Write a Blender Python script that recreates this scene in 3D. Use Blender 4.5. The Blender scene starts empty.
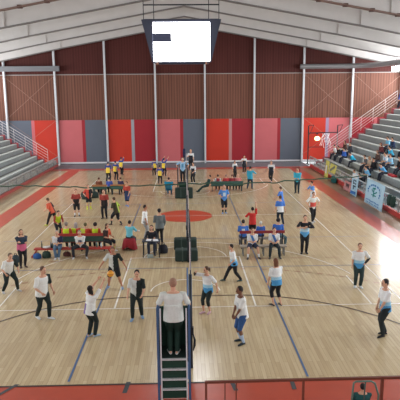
import bpy, bmesh, math, random
from mathutils import Vector, Matrix
random.seed(7)
PI = math.pi
R = math.radians
SC = bpy.context.scene
COL = SC.collection

# ------------------------------------------------------------------ materials
def lin(c):
    return tuple(((v/255)/12.92 if v/255 <= .04045 else ((v/255+.055)/1.055)**2.4) for v in c)

_mats = {}
def mat(rgb, rough=.7, metal=0., noise=.08, scale=25., spec=.3, emit=None, bump=0.):
    key = (tuple(rgb), rough, metal, noise, scale, spec, emit, bump)
    if key in _mats:
        return _mats[key]
    m = bpy.data.materials.new('surface_%02d' % len(_mats))
    m.use_nodes = True
    nt = m.node_tree
    b = nt.nodes['Principled BSDF']
    b.inputs['Roughness'].default_value = rough
    b.inputs['Metallic'].default_value = metal
    b.inputs['Specular IOR Level'].default_value = spec
    c = lin(rgb)
    tc = nt.nodes.new('ShaderNodeTexCoord')
    nz = nt.nodes.new('ShaderNodeTexNoise')
    nz.inputs['Scale'].default_value = scale
    nz.inputs['Detail'].default_value = 3
    nt.links.new(tc.outputs['Object'], nz.inputs['Vector'])
    rp = nt.nodes.new('ShaderNodeValToRGB')
    rp.color_ramp.elements[0].color = (*[v*(1-noise) for v in c], 1)
    rp.color_ramp.elements[1].color = (*[min(1, v*(1+noise)) for v in c], 1)
    rp.color_ramp.elements[0].position = .3
    rp.color_ramp.elements[1].position = .7
    nt.links.new(nz.outputs['Fac'], rp.inputs['Fac'])
    nt.links.new(rp.outputs['Color'], b.inputs['Base Color'])
    if bump:
        bp = nt.nodes.new('ShaderNodeBump')
        bp.inputs['Strength'].default_value = bump
        nt.links.new(nz.outputs['Fac'], bp.inputs['Height'])
        nt.links.new(bp.outputs['Normal'], b.inputs['Normal'])
    if emit:
        b.inputs['Emission Color'].default_value = (*c, 1)
        b.inputs['Emission Strength'].default_value = emit
    _mats[key] = m
    return m

def wood_floor():
    m = bpy.data.materials.new('parquet')
    m.use_nodes = True
    nt = m.node_tree
    b = nt.nodes['Principled BSDF']
    tc = nt.nodes.new('ShaderNodeTexCoord')
    mp = nt.nodes.new('ShaderNodeMapping')
    mp.inputs['Rotation'].default_value = (0, 0, PI/2)
    nt.links.new(tc.outputs['Object'], mp.inputs['Vector'])
    br = nt.nodes.new('ShaderNodeTexBrick')
    br.inputs['Color1'].default_value = (*lin((203, 185, 149)), 1)
    br.inputs['Color2'].default_value = (*lin((187, 166, 130)), 1)
    br.inputs['Mortar'].default_value = (*lin((168, 144, 112)), 1)
    br.inputs['Scale'].default_value = 1
    br.inputs['Brick Width'].default_value = 1.5
    br.inputs['Row Height'].default_value = .11
    br.inputs['Mortar Size'].default_value = .004
    br.inputs['Bias'].default_value = -.1
    nt.links.new(mp.outputs['Vector'], br.inputs['Vector'])
    nz = nt.nodes.new('ShaderNodeTexNoise')
    nz.inputs['Scale'].default_value = .35
    nt.links.new(mp.outputs['Vector'], nz.inputs['Vector'])
    # long grain streaks
    m2 = nt.nodes.new('ShaderNodeMapping')
    m2.inputs['Scale'].default_value = (9, .5, 1)
    nt.links.new(tc.outputs['Object'], m2.inputs['Vector'])
    n2 = nt.nodes.new('ShaderNodeTexNoise')
    n2.inputs['Scale'].default_value = 1.5
    n2.inputs['Detail'].default_value = 4
    nt.links.new(m2.outputs['Vector'], n2.inputs['Vector'])
    mx = nt.nodes.new('ShaderNodeMix'); mx.data_type = 'RGBA'; mx.blend_type = 'OVERLAY'
    mx.inputs['Factor'].default_value = .25
    nt.links.new(br.outputs['Color'], mx.inputs[6])
    nt.links.new(n2.outputs['Fac'], mx.inputs[7])
    nt.links.new(mx.outputs[2], b.inputs['Base Color'])
    rr = nt.nodes.new('ShaderNodeMapRange')
    rr.inputs['To Min'].default_value = .16
    rr.inputs['To Max'].default_value = .26
    nt.links.new(nz.outputs['Fac'], rr.inputs['Value'])
    nt.links.new(rr.outputs['Result'], b.inputs['Roughness'])
    b.inputs['Specular IOR Level'].default_value = .62
    return m

def cladding(c1, c2, width, rough=.6):
    """vertical ribbed sheet: stripes along X, ribs in the normal"""
    m = bpy.data.materials.new('ribbed_cladding')
    m.use_nodes = True
    nt = m.node_tree
    b = nt.nodes['Principled BSDF']
    tc = nt.nodes.new('ShaderNodeTexCoord')
    wv = nt.nodes.new('ShaderNodeTexWave')
    wv.wave_type = 'BANDS'; wv.bands_direction = 'X'
    wv.inputs['Scale'].default_value = 1/width*.31
    wv.inputs['Distortion'].default_value = .0
    nt.links.new(tc.outputs['Object'], wv.inputs['Vector'])
    mp = nt.nodes.new('ShaderNodeMapping')
    mp.inputs['Scale'].default_value = (4, 1, .12)
    nt.links.new(tc.outputs['Object'], mp.inputs['Vector'])
    nz = nt.nodes.new('ShaderNodeTexNoise')
    nz.inputs['Scale'].default_value = 1.2
    nt.links.new(mp.outputs['Vector'], nz.inputs['Vector'])
    ad = nt.nodes.new('ShaderNodeMath'); ad.operation = 'MULTIPLY_ADD'
    ad.inputs[1].default_value = .45
    nt.links.new(wv.outputs['Fac'], ad.inputs[0])
    nt.links.new(nz.outputs['Fac'], ad.inputs[2])
    rp = nt.nodes.new('ShaderNodeValToRGB')
    rp.color_ramp.elements[0].color = (*lin(c1), 1); rp.color_ramp.elements[0].position = .3
    rp.color_ramp.elements[1].color = (*lin(c2), 1); rp.color_ramp.elements[1].position = 1.
    nt.links.new(ad.outputs[0], rp.inputs['Fac'])
    nt.links.new(rp.outputs['Color'], b.inputs['Base Color'])
    bp = nt.nodes.new('ShaderNodeBump'); bp.inputs['Strength'].default_value = .3
    nt.links.new(wv.outputs['Fac'], bp.inputs['Height'])
    nt.links.new(bp.outputs['Normal'], b.inputs['Normal'])
    b.inputs['Roughness'].default_value = rough
    b.inputs['Specular IOR Level'].default_value = .15
    return m

def glass_mat(tint, alpha):
    m = bpy.data.materials.new('glazing')
    m.use_nodes = True
    nt = m.node_tree
    for n in list(nt.nodes):
        if n.type == 'BSDF_PRINCIPLED': nt.nodes.remove(n)
    out = nt.nodes['Material Output']
    tr = nt.nodes.new('ShaderNodeBsdfTransparent')
    gl = nt.nodes.new('ShaderNodeBsdfPrincipled')
    gl.inputs['Base Color'].default_value = (*lin(tint), 1)
    gl.inputs['Roughness'].default_value = .15
    mx = nt.nodes.new('ShaderNodeMixShader')
    nz = nt.nodes.new('ShaderNodeTexNoise'); nz.inputs['Scale'].default_value = 3
    mr = nt.nodes.new('ShaderNodeMapRange')
    mr.inputs['To Min'].default_value = alpha*.8; mr.inputs['To Max'].default_value = alpha*1.2
    nt.links.new(nz.outputs['Fac'], mr.inputs['Value'])
    nt.links.new(mr.outputs['Result'], mx.inputs['Fac'])
    nt.links.new(tr.outputs[0], mx.inputs[1]); nt.links.new(gl.outputs[0], mx.inputs[2])
    nt.links.new(mx.outputs[0], out.inputs['Surface'])
    return m

# ------------------------------------------------------------------ mesh helpers
class MB:
    def __init__(s): s.v = []; s.f = []; s.m = []
    def add(s, vs, fs, mi=0):
        o = len(s.v); s.v += [tuple(v) for v in vs]
        s.f += [[i+o for i in f] for f in fs]; s.m += [mi]*len(fs)
    def box(s, x0, x1, y0, y1, z0, z1, mi=0):
        s.add([(x0,y0,z0),(x1,y0,z0),(x1,y1,z0),(x0,y1,z0),(x0,y0,z1),(x1,y0,z1),(x1,y1,z1),(x0,y1,z1)],
              [(3,2,1,0),(4,5,6,7),(0,1,5,4),(1,2,6,5),(2,3,7,6),(3,0,4,7)], mi)
        return s
    def bar(s, a, b, w, h, mi=0, up=(0,0,1)):
        a = Vector(a); b = Vector(b); t = (b-a).normalized(); u = Vector(up)
        if abs(t.dot(u)) > .98: u = Vector((0,1,0))
        r = t.cross(u).normalized(); u = r.cross(t)
        vs = []
        for p in (a, b):
            for i, j in ((-1,-1),(1,-1),(1,1),(-1,1)): vs.append(p+r*(w/2*i)+u*(h/2*j))
        s.add(vs, [(0,1,2,3),(7,6,5,4),(0,4,5,1),(1,5,6,2),(2,6,7,3),(3,7,4,0)], mi)
        return s
    def tube(s, pts, rad, n=8, mi=0, caps='flat'):
        pts = [Vector(p) for p in pts]
        if not hasattr(rad, '__len__'): rad = [rad]*len(pts)
        rad = list(rad)
        if caps == 'round':
            t0 = (pts[0]-pts[1]).normalized(); t1 = (pts[-1]-pts[-2]).normalized()
            P = []; Q = []
            for a in (80, 50, 22):
                P.append(pts[0]+t0*rad[0]*math.sin(R(a))); Q.append(rad[0]*math.cos(R(a)))
            P += pts; Q += rad
            for a in (22, 50, 80):
                P.append(pts[-1]+t1*rad[-1]*math.sin(R(a))); Q.append(rad[-1]*math.cos(R(a)))
            pts, rad = P, Q
        vs = []; k = len(pts); pr = None
        for i in range(k):
            t = (pts[min(i+1,k-1)]-pts[max(i-1,0)])
            t = t.normalized() if t.length > 1e-9 else Vector((0,0,1))
            if pr is None:
                pr = t.cross(Vector((0,0,1)) if abs(t.z) < .9 else Vector((0,1,0))).normalized()
            else:
                pr = (pr-t*pr.dot(t)).normalized()
            q = t.cross(pr)
            for j in range(n):
                a = 2*PI*j/n
                vs.append(pts[i]+(pr*math.cos(a)+q*math.sin(a))*rad[i])
        fs = [(i*n+j, i*n+(j+1)%n, (i+1)*n+(j+1)%n, (i+1)*n+j) for i in range(k-1) for j in range(n)]
        fs.append(tuple(range(n-1,-1,-1))); fs.append(tuple((k-1)*n+j for j in range(n)))
        s.add(vs, fs, mi)
        return s
    def loft(s, rings, n=16, mi=0):
        """rings: (centre, right*rx, fwd*ry)"""
        vs = []
        for c, a, b in rings:
            for j in range(n):
                w = 2*PI*j/n
                vs.append(Vector(c)+Vector(a)*math.cos(w)+Vector(b)*math.sin(w))
        k = len(rings)
        fs = [(i*n+j, i*n+(j+1)%n, (i+1)*n+(j+1)%n, (i+1)*n+j) for i in range(k-1) for j in range(n)]
        fs.append(tuple(range(n-1,-1,-1))); fs.append(tuple((k-1)*n+j for j in range(n)))
        s.add(vs, fs, mi)
        return s
    def ball(s, c, rx, ry, rz, axes=None, n=14, m=9, mi=0):
        c = Vector(c)
        X, Y, Z = axes or (Vector((1,0,0)), Vector((0,1,0)), Vector((0,0,1)))
        rings = []
        for i in range(m):
            a = -PI/2+PI*(i+.08)/(m-1+.16)
            rings.append((c+Z*(rz*math.sin(a)), X*(rx*math.cos(a)), Y*(ry*math.cos(a))))
        return s.loft(rings, n, mi)
    def prism(s, poly, y0, y1, mi=0):
        """poly of (x,z) extruded in y"""
        n = len(poly)
        vs = [(x,y0,z) for x,z in poly]+[(x,y1,z) for x,z in poly]
        fs = [tuple(range(n)), tuple(range(2*n-1,n-1,-1))]
        fs += [(i+n, (i+1)%n+n, (i+1)%n, i) for i in range(n)]
        s.add(vs, fs, mi)
        return s
    def mesh(s, name, smooth=False):
        me = bpy.data.meshes.new(name)
        me.from_pydata(s.v, [], s.f)
        me.polygons.foreach_set('material_index', s.m)
        if smooth: me.polygons.foreach_set('use_smooth', [True]*len(s.f))
        me.update()
        return me
    def build(s, name, mats, parent=None, loc=(0,0,0), rz=0., smooth=False, bevel=0.):
        me = s.mesh(name, smooth)
        bm = bmesh.new(); bm.from_mesh(me); bmesh.ops.recalc_face_normals(bm, faces=bm.faces); bm.to_mesh(me); bm.free()
        for m in (mats if isinstance(mats, (list, tuple)) else [mats]): me.materials.append(m)
        o = bpy.data.objects.new(name, me); COL.objects.link(o)
        o.location = loc; o.rotation_euler.z = rz
        if parent: o.parent = parent
        if bevel:
            bv = o.modifiers.new('edge', 'BEVEL'); bv.width = bevel; bv.segments = 2; bv.limit_method = 'ANGLE'
        return o

def tag(o, label=None, cat=None, group=None, kind=None):
    if label: o['label'] = label
    if cat: o['category'] = cat
    if group: o['group'] = group
    if kind: o['kind'] = kind
    return o
def empty(name, loc, rz=0., label=None, cat=None, group=None):
    o = bpy.data.objects.new(name, None); COL.objects.link(o)
    o.location = loc; o.rotation_euler.z = rz
    return tag(o, label, cat, group)
def copy_tree(o, parent=None):
    c = o.copy(); COL.objects.link(c)
    if parent: c.parent = parent
    for ch in list(o.children): copy_tree(ch, c)
    return c
def struct(o, label, cat): return tag(o, label, cat, None, 'structure')

# ------------------------------------------------------------------ palette
WHITE = (226,228,226); OFFW = (205,208,205); DKG = (32,42,42); BLACK = (30,31,36)
RED = (190,62,52); RUST = (128,62,48); GREY = (140,145,148)
M_steel = mat((198,200,204), .45, .2)
M_white = mat(WHITE, .5)
M_grey = mat((118,124,128), .6)
M_dkmetal = mat((45,47,52), .5, .3)
M_red = mat((182,76,55), .3, noise=.05, scale=2, spec=.45)

# ================================================================== THE HALL
# ---- floor
f = MB(); f.add([(-13.1,-3,0),(12.2,-3,0),(12.2,57.6,0),(-13.1,57.6,0)], [(0,1,2,3)])
floor = f.build('floor', wood_floor())
struct(floor, 'beige parquet gym floor with court lines', 'floor')
def flat(mb, x0, x1, y0, y1, z=.003, mi=0): mb.add([(x0,y0,z),(x1,y0,z),(x1,y1,z),(x0,y1,z)], [(0,1,2,3)], mi)
b = MB(); flat(b, -13.1, 12.2, -3, 12.5); flat(b, -11.2, -10.1, 12.5, 52.3); flat(b, 9.9, 10.95, 12.5, 52.3); flat(b, -13.1, 12.2, 52.3, 53.5)
b.build('border', M_red, floor)['label'] = 'red painted border of the court'
b = MB(); flat(b, -12.95, 12.2, 53.5, 57.5, .004)
b.build('runway_strip', mat((112,116,122), .5), floor)['label'] = 'grey strip of floor along the end wall'
b = MB(); flat(b, 10.95, 12.2, 12.5, 52.3, .003)
b.build('aisle_strip', mat((150,122,98), .35, scale=4), floor)['label'] = 'brown strip of floor below the stand'
b = MB()
b.add([(-.1+1.6*math.cos(2*PI*i/64), 31.7+1.6*math.sin(2*PI*i/64), .0035) for i in range(64)], [tuple(range(64))])
b.build('centre_disc', mat((200,78,52), .3, noise=.04), floor)['label'] = 'red disc at the centre of the court'
def arc(mb, cx, cy, r, a0, a1, w=.05, z=.006, n=40, dash=False):
    for i in range(n):
        if dash and i % 2: continue
        p = []
        for a, rr in ((a0+(a1-a0)*i/n, r-w/2), (a0+(a1-a0)*i/n, r+w/2), (a0+(a1-a0)*(i+1)/n, r+w/2), (a0+(a1-a0)*(i+1)/n, r-w/2)):
            p.append((cx+rr*math.cos(R(a)), cy+rr*math.sin(R(a)), z))
        mb.add(p, [(0,1,2,3)])
def seg(mb, x0, y0, x1, y1, w=.05, z=.006): 
    d = Vector((x1-x0, y1-y0)); n_ = Vector((-d.y, d.x)).normalized()*w/2
    mb.add([(x0-n_.x,y0-n_.y,z),(x1-n_.x,y1-n_.y,z),(x1+n_.x,y1+n_.y,z),(x0+n_.x,y0+n_.y,z)], [(0,1,2,3)])
w = MB(); cx = -.08
for s, yb in ((1, 17.45), (-1, 45.95)):
    seg(w, cx-7.45, yb, cx+7.45, yb)
    for k in (-1, 1):
        seg(w, cx+k*2.37, yb, cx+k*2.37, yb+s*5.85, .06)
        seg(w, cx+k*6.3, yb, cx+k*6.3, yb+s*3)
    seg(w, cx-2.37, yb+s*5.8, cx+2.37, yb+s*5.8)
    arc(w, cx, yb+s*5.8, 1.8, 0, s*180)
    arc(w, cx, yb+s*1.575, 1.25, 0, s*180)
    arc(w, cx, yb+s*1.575, 6.72, 14 if s > 0 else -14, s*166, n=60)
seg(w, cx-7.45, 17.45, cx-7.45, 45.95); seg(w, cx+7.45, 17.45, cx+7.45, 45.95); seg(w, cx-7.45, 31.7, cx+7.45, 31.7)
w.build('white_marking', mat((232,228,218), .4), floor)
w = MB()
for y0, y1 in ((12.7, 21.75), (26.4, 35.4)):
    for x in (-3, 3): seg(w, x, y0, x, y1, .055 if y0 < 20 else .04, .008)
    seg(w, 0, y0, 0, y1, .06, .008)
    seg(w, -9, y1, 9, y1, .035, .008)
    if y0 > 20: seg(w, -9, y0, 9, y0, .035, .008)
seg(w, 3, 35.4, 3, 44, .04, .008); seg(w, 3, 26.4, 3, 21.75, .04, .008)
w.build('blue_marking', mat((80,110,152), .4), floor)
w = MB()
for s, yb in ((1, 12.52), (-1, 51.5)):
    seg(w, -10.1, yb, 9.9, yb, .07, .009)
    seg(w, -1.5, yb+s*6, 1.5, yb+s*6, .06, .009)
    arc(w, 1.5, yb, 6, 0, s*90, .06, .009); arc(w, -1.5, yb, 6, s*90, s*180, .06, .009)
w.build('dark_marking', mat((66,50,46), .4), floor)
w = MB()
for s, yb in ((1, 12.52), (-1, 51.5)):
    arc(w, 1.5, yb, 9, 20*s, s*90, .05, .01, 50, True); arc(w, -1.5, yb, 9, s*90, s*160, .05, .01, 50, True)
for k in range(-12, 12, 2):
    seg(w, k*.75, 22.9, k*.75+.6, 22.9, .04, .01)
w.build('dashed_marking', mat((150,88,70), .4), floor)
w = MB()
for x, d in ((-4.4, .16), (-1.52, .02), (1.09, -.05), (2.55, 0.)):
    w.add([(x-.06-d,12.1,.011),(x+.05-d,12.1,.011),(x+.06+d,12.62,.011),(x-.05+d,12.62,.011)], [(0,1,2,3)])
w.build('tape_marking', mat((70,74,78), .6), floor)

# ---- roof, rafters
def zb(x): x = abs(x); return 13.65-.18*x if x < 12 else 11.49-.2*(x-12)
r_ = MB(); xs = (-24,0,24)
for a, c in ((-24,0),(0,24)):
    za, zc = 14.95-.18*abs(a), 14.95-.18*abs(c)
    r_.add([(a,-4,za),(c,-4,zc),(c,58,zc),(a,58,za),(a,-4,za+.25),(c,-4,zc+.25),(c,58,zc+.25),(a,58,za+.25)],
           [(0,1,2,3),(7,6,5,4),(0,4,5,1),(2,6,7,3),(0,3,7,4),(1,5,6,2)])
struct(r_.build('ceiling', mat((196,190,186), .8)), 'pale metal roof deck over the hall', 'ceiling')
M_raf = mat((200,196,194), .6, noise=.03, scale=1.5)
M_fl = mat((116,112,110), .6); M_fln = mat((120,98,90), .6)
k = 0
for Y in (55.4, 49.8, 44.2, 38.6, 33.0, 27.4, 21.8, 16.2, 10.6):
    p = MB()
    top = lambda x: 14.9-.18*abs(x)
    poly = [(-23.4,zb(-23.4)),(-12,zb(12)),(0,zb(0)),(12,zb(12)),(23.4,zb(23.4)),(23.4,top(23.4)),(0,top(0)),(-23.4,top(23.4))]
    p.prism(poly, Y-.02, Y+.02)
    o = struct(p.build('beam', M_raf), 'deep white roof beam spanning the hall', 'roof beam')
    p = MB()
    for a, c in ((-23.4,-12),(-12,0),(0,12),(12,23.4)):
        p.bar((a,Y-.02,zb(a)+.03),(c,Y-.02,zb(c)+.03),.3,.08,0,(0,0,1))
    p.build('flange', M_fl if Y > 34 else M_fln, o)
    p = MB()
    for x in (-12, 12): p.box(x-.04, x+.04, Y-.12, Y+.1, zb(x)+.03, top(x)-.1)
    p.build('splice_plate', M_raf, o)
    p = MB()
    for i in range(-14, 15):
        x = i*1.55; p.box(x-.13, x+.13, Y-.17, Y+.1, zb(x)-.06, zb(x)+.12)
    if Y < 34: p.build('purlin_cleat', mat((84,58,50), .6), o)

# ---- end wall
wb = MB(); wb.box(-24, 24, 57.6, 57.8, 0, 14.8)
wall = struct(wb.build('wall_back', mat((92,70,60), .8)), 'far end wall of the hall', 'wall')
p = MB(); p.box(-24, 24, 57.55, 57.6, 4.55, 9.12)
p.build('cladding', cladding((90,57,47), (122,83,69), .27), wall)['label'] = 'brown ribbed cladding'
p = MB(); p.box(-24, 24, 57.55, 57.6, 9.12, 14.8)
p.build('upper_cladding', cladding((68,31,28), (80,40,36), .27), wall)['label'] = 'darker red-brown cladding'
p = MB(); p.box(-24, 24, 57.49, 57.56, 9.08, 9.16)
p.build('cable_tray', mat((150,146,144)), wall)
PINK = (190,98,102); RO = (186,50,32); CR = (152,34,44); GB = (90,96,108); LST = (180,126,124)
colx = [-18.2+5.06*i for i in range(9)]
bays = [(GB, PINK, RO), (PINK, CR, GB), (RO, (150,150,158), CR), (PINK, CR, GB), (RO, LST, CR), (PINK, CR, GB), (RO, (150,130,158), PINK), (CR, PINK, CR)]
bays = [(( 120,52,46), RO, GB)] + bays
xs = [-23.3]+colx
for i, (a, s_, c) in enumerate(bays):
    x0, x1 = xs[i]+.1, xs[i+1]-.1
    wd = x1-x0; mid = x0+wd*(.52 if i not in (1,) else .5)
    for u, v, cc in ((x0, mid-.16, a), (mid-.16, mid+.16, s_), (mid+.16, x1, c)):
        q = MB(); q.box(u, v, 57.44, 57.6, .16, 4.55)
        q.build('wall_panel', mat(cc, .5, noise=.03, scale=1), wall)
p = MB(); p.box(-13.2, 24, 57.36, 57.6, .06, .22); p.build('baseboard', mat((206,204,206), .5), wall)
p = MB(); p.box(-13.2, 24, 57.38, 57.44, 0, .06); p.build('kickboard', mat((50,50,56), .6), wall)
for x in colx:
    p = MB(); zt = zb(x)+1.0
    p.box(x-.085, x+.085, 57.1, 57.14, 0, zt); p.box(x-.085, x+.085, 57.36, 57.4, 0, zt); p.box(x-.02, x+.02, 57.14, 57.36, 0, zt)
    struct(p.build('column', M_steel), 'slim white steel column against the end wall', 'column')
for i, (xa, xb_) in enumerate(((-18.2,-13.14),(12.16,17.22),(17.22,22.28))):
    p = MB()
    for z0, z1 in ((4.7, 9.0), (.8, 4.6)):
        p.tube([(xa,57.05,z0),(xb_,57.05,z1)], .014, 5); p.tube([(xa,57.0,z1),(xb_,57.0,z0)], .014, 5)
    struct(p.build('cross_bracing', mat((150,118,104), .5)), 'thin diagonal steel bracing rods between wall columns', 'bracing')
for xa, xb_ in ((-23.5,-12.55),):
    p = MB(); p.box(xa, xb_, 56.7, 57.05, 9.45, 9.95)
    t = struct(p.build('trim_1', mat((112,112,116), .5)), 'grey steel tie beam at the corner of the end wall', 'beam')
p = MB(); p.tube([(11.7,56.8,9.72),(16.6,56.8,9.74),(18.2,54.5,9.7),(19.6,40,9.6),(20.6,20,9.6)], .24, 12)
du = tag(p.build('air_duct', mat((150,150,152), .45, .3), smooth=True), 'grey round duct running below the roof and along the stand', 'duct')
for y in (50, 42, 34, 26):
    q = MB(); x = 18.2+1.4*(54.5-y)/14.5 if y > 40 else 19.6+(40-y)/20
    q.tube([(x,y,9.8),(x,y,12.2)], .015, 5); q.build('hanger', M_dkmetal, du)

# ---- side walls with a band of windows under the eaves
for sgn, nm, x in ((-1,'wall_left',-23.3),(1,'wall_right',23.3)):
    p = MB(); p.box(x-.1, x+.1, -4, 57.8, 0, 7.3)
    struct(p.build(nm, mat((150,146,144), .8)), 'plain grey side wall above the stand', 'wall')
    p = MB()
    p.box(x-.06, x+.06, -4, 57.8, 7.3, 7.4); p.box(x-.06, x+.06, -4, 57.8, 9.25, 9.35)
    for j in range(23): p.box(x-.05, x+.05, -4+j*2.8-.04, -4+j*2.8+.04, 7.4, 9.25)
    fr = struct(p.build('window_%d' % (1 if sgn < 0 else 2), M_grey), 'long window band under the eaves', 'window')
    p = MB(); p.box(x-.01, x+.01, -4, 57.8, 7.4, 9.25)
    p.build('pane', glass_mat((230,240,245), .1), fr)
    p = MB(); p.box(x-.1, x+.1, -4, 57.8, 9.35, 11.1)
    struct(p.build('trim_%d' % (2 if sgn < 0 else 3), mat((196,192,190), .8)), 'pale eaves board above the window band', 'eaves')

# ================================================================== STANDS
def stand(name, sgn, x0, z0, tread, rise, rows, yend, ystart, wallx, label):
    t = empty(name, (0,0,0)); struct(t, label, 'stand')
    Mc = mat((146,151,151), .75, scale=6); Ms = mat((196,203,200), .6, scale=5)
    for k_ in range(rows):
        x = x0+tread*k_; z = z0+rise*k_
        p = MB(); a, c = sorted((sgn*x, sgn*(x+tread+.02)))
        p.box(a, c, ystart, yend-.02*k_, max(0, z-1.2), z)
        st = p.build('step', Mc, t)
        p = MB(); a, c = sorted((sgn*(x-.05), sgn*(x+.3)))
        p.box(a, c, ystart, yend-.55-.02*k_, z+.005, z+.07)
        p.build('seat_board', Ms, t, bevel=.01)
        p = MB(); a, c = sorted((sgn*(x-.02), sgn*(x+tread)))
        p.box(a, c, yend-.02*k_-.28, yend+.1, max(0, z-1.0), z+.12)
        p.build('end_panel', mat((170,82,90), .6), t)
    return t
stand('grandstand', -1, 13.6, 1.0, .6, .385, 16, 53, 14, 13, 'empty grey stepped stand along the hall side')
stand('grandstand', 1, 12.7, .40, .65, .46, 16, 53, 14, 12.2, 'grey stepped stand with seated spectators')
# aisle behind the stands' front walls
def parapet(sgn, x, ztop, y0, y1, n, label, base):
    t = empty('parapet', (0,0,0)); struct(t, label, 'parapet')
    p = MB(); a, c = sorted((sgn*x, sgn*(x+.15))); p.box(a, c, y0, y1, 0, base)
    p.build('base_wall', mat((176,64,58) if sgn > 0 else (168,84,80), .55, scale=3), t)
    p = MB(); p.box(sgn*x-.06 if sgn<0 else sgn*x-.02, sgn*x+.02 if sgn<0 else sgn*x+.06, y0, y1, ztop, ztop+.07)
    p.build('top_rail', mat((150,152,150), .5), t)
    g = MB()
    for i in range(n+1):
        y = y0+(y1-y0)*i/n
        q = MB(); q.box(sgn*(x+.02)-.03, sgn*(x+.02)+.03, y-.04, y+.04, base, ztop); q.build('post', mat((140,140,140), .5), t)
        if i < n:
            g = MB(); g.box(sgn*(x+.02)-.006, sgn*(x+.02)+.006, y+.06, y+(y1-y0)/n-.06, base+.03, ztop-.01)
            g.build('panel', glass_mat((150,148,146), .22), t)
    return t
parapet(-1, 12.95, .9, 14, 56, 21, 'low glazed parapet in front of the empty stand', .22)
parapet(1, 12.05, 1.02, 14, 53, 19, 'low glazed parapet in front of the spectators', .3)
p = MB(); p.box(-13.7, -13.1, 14, 55.8, .0, .62)
struct(p.build('ledge', mat((176,182,180), .7, scale=5)), 'pale concrete ledge behind the parapet of the empty stand', 'ledge')
p = MB(); p.box(12.2, 12.75, 14, 53, 0, .3)
struct(p.build('ledge', mat((160,164,162), .7, scale=5)), 'grey concrete ledge behind the parapet below the spectators', 'ledge')
# sloping handrails at the far ends of both stands
def endrail(sgn, pa, pb, y, label, nr=5):
    t = empty('handrail', (0,0,0), 0, label, 'handrail')
    xa, za = pa; xb2, zb2 = pb
    for j in range(nr):
        q = MB(); dz = .16+.27*j
        q.tube([(sgn*xa,y,za+dz),(sgn*xb2,y,zb2+dz)], .018 if j < nr-1 else .026, 6); q.build('rail', mat((206,200,198),.5), t)
    for i in range(7):
        u = i/6; x = xa+(xb2-xa)*u; z = za+(zb2-za)*u
        q = MB(); q.tube([(sgn*x,y,z-.1),(sgn*x,y,z+1.2)], .018, 6); q.build('post', mat((206,200,198),.5), t)
endrail(-1, (13.3,.7), (19.5,4.7), 53.25, 'sloping white handrail at the far end of the empty stand')
endrail(1, (13.6,1.1), (20.4,6.0), 53.25, 'sloping white handrail at the far end of the spectators stand')

# ================================================================== SCOREBOARD
sb = empty('scoreboard', (0,30.5,0), 0, 'hanging scoreboard cube with glowing white screen below the roof', 'scoreboard')
x0, x1, z0, z1, dp = -1.66, 1.37, 8.78, 10.83, 3.0
p = MB()
vs = [(x0-.04,0,z0-.04),(x1+.04,0,z0-.04),(x1+.04,0,z1+.08),(x0-.04,0,z1+.08),(x0+.2,dp,z0),(x1-.2,dp,z0),(x1+.7,dp,z1+.55),(x0-.7,dp,z1+.55),
      (x0-.55,.35,z1+.1),(x1+.55,.35,z1+.1),(x0-.02,.35,z0),(x1+.02,.35,z0)]
p.box(x0-.05, x1+.05, 0, .35, z0-.05, z1+.1)
p.build('cabinet', mat((62,66,82), .5), sb)
for sx, xa in ((-1, x0), (1, x1)):
    q = MB()
    A = [(xa+sx*.05,.1,z0),(xa+sx*.62,.1,z1+.12),(xa+sx*.62,dp,z1+.12),(xa+sx*.05,dp,z0)]
    Bq = [(v[0]-sx*.12,v[1],v[2]) for v in A]
    q.add(A+Bq, [(0,1,2,3),(7,6,5,4),(0,4,5,1),(1,5,6,2),(2,6,7,3),(3,7,4,0)])
    q.build('side_screen', mat((66,74,96), .4), sb)['label'] = 'dark tilted side screen'
for sx, xa in ((-1, x0), (1, x1)):
    q = MB(); q.prism([(xa,z0),(xa,z1+.13),(xa+sx*.6,z1+.13),(xa+sx*.08,z0)], .02, .3); q.build('wing', mat((58,62,78),.5), sb)
q = MB(); q.box(x0-.5, x1+.5, .1, dp, z1+.1, z1+.16); q.build('cover', mat((70,72,84), .5), sb)
q = MB(); q.box(x0+.05, x1-.05, dp-.3, dp, z0, z1+.1); q.build('rear_screen', mat((66,74,96), .4), sb)
q = MB(); q.box(x0, x1, -.04, -.01, z0, z1-.03)
q.build('screen', mat((252,253,255), .5, noise=0, emit=6.5), sb)['label'] = 'glowing white front screen'
q = MB(); q.box(x0-.01, x0+.97, -.06, -.045, 9.79, 10.24)
q.build('dead_tile', mat((70,76,100), .4), sb)['label'] = 'dark unlit tile of the screen'
for x in (x0-.5, x0+.05, x1-.05, x1+.5):
    q = MB(); q.tube([(x,.2,z1+.1),(x,.2,13.2)], .02, 6); q.build('cable', M_dkmetal, sb)
q = MB(); q.tube([(x0-.5,.2,11.72),(x1+.5,.2,11.72)], .035, 8); q.build('spreader_bar', M_dkmetal, sb)
for x in (x0+.2, x1-.2):
    q = MB(); q.box(x-.05, x+.05, .0, .1, z0-.16, z0-.05); q.build('lifting_eye', mat((150,110,90)), sb)

# ================================================================== PEOPLE
PENDING = []      # (object, material function)
def ik(a, b, l1, l2, pole):
    a = Vector(a); b = Vector(b); d = b-a; L = d.length
    if L > (l1+l2)*.998: b = a+d*((l1+l2)*.998/L); d = b-a; L = d.length
    L = max(L, abs(l1-l2)*1.02+1e-4)
    t = d.normalized(); c = (l1*l1+L*L-l2*l2)/(2*L)
    hgt = math.sqrt(max(0, l1*l1-c*c)); q = Vector(pole); q = q-t*q.dot(t)
    if q.length < 1e-5: q = Vector((0,1,0))
    return a+t*c+q.normalized()*hgt, b

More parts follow.
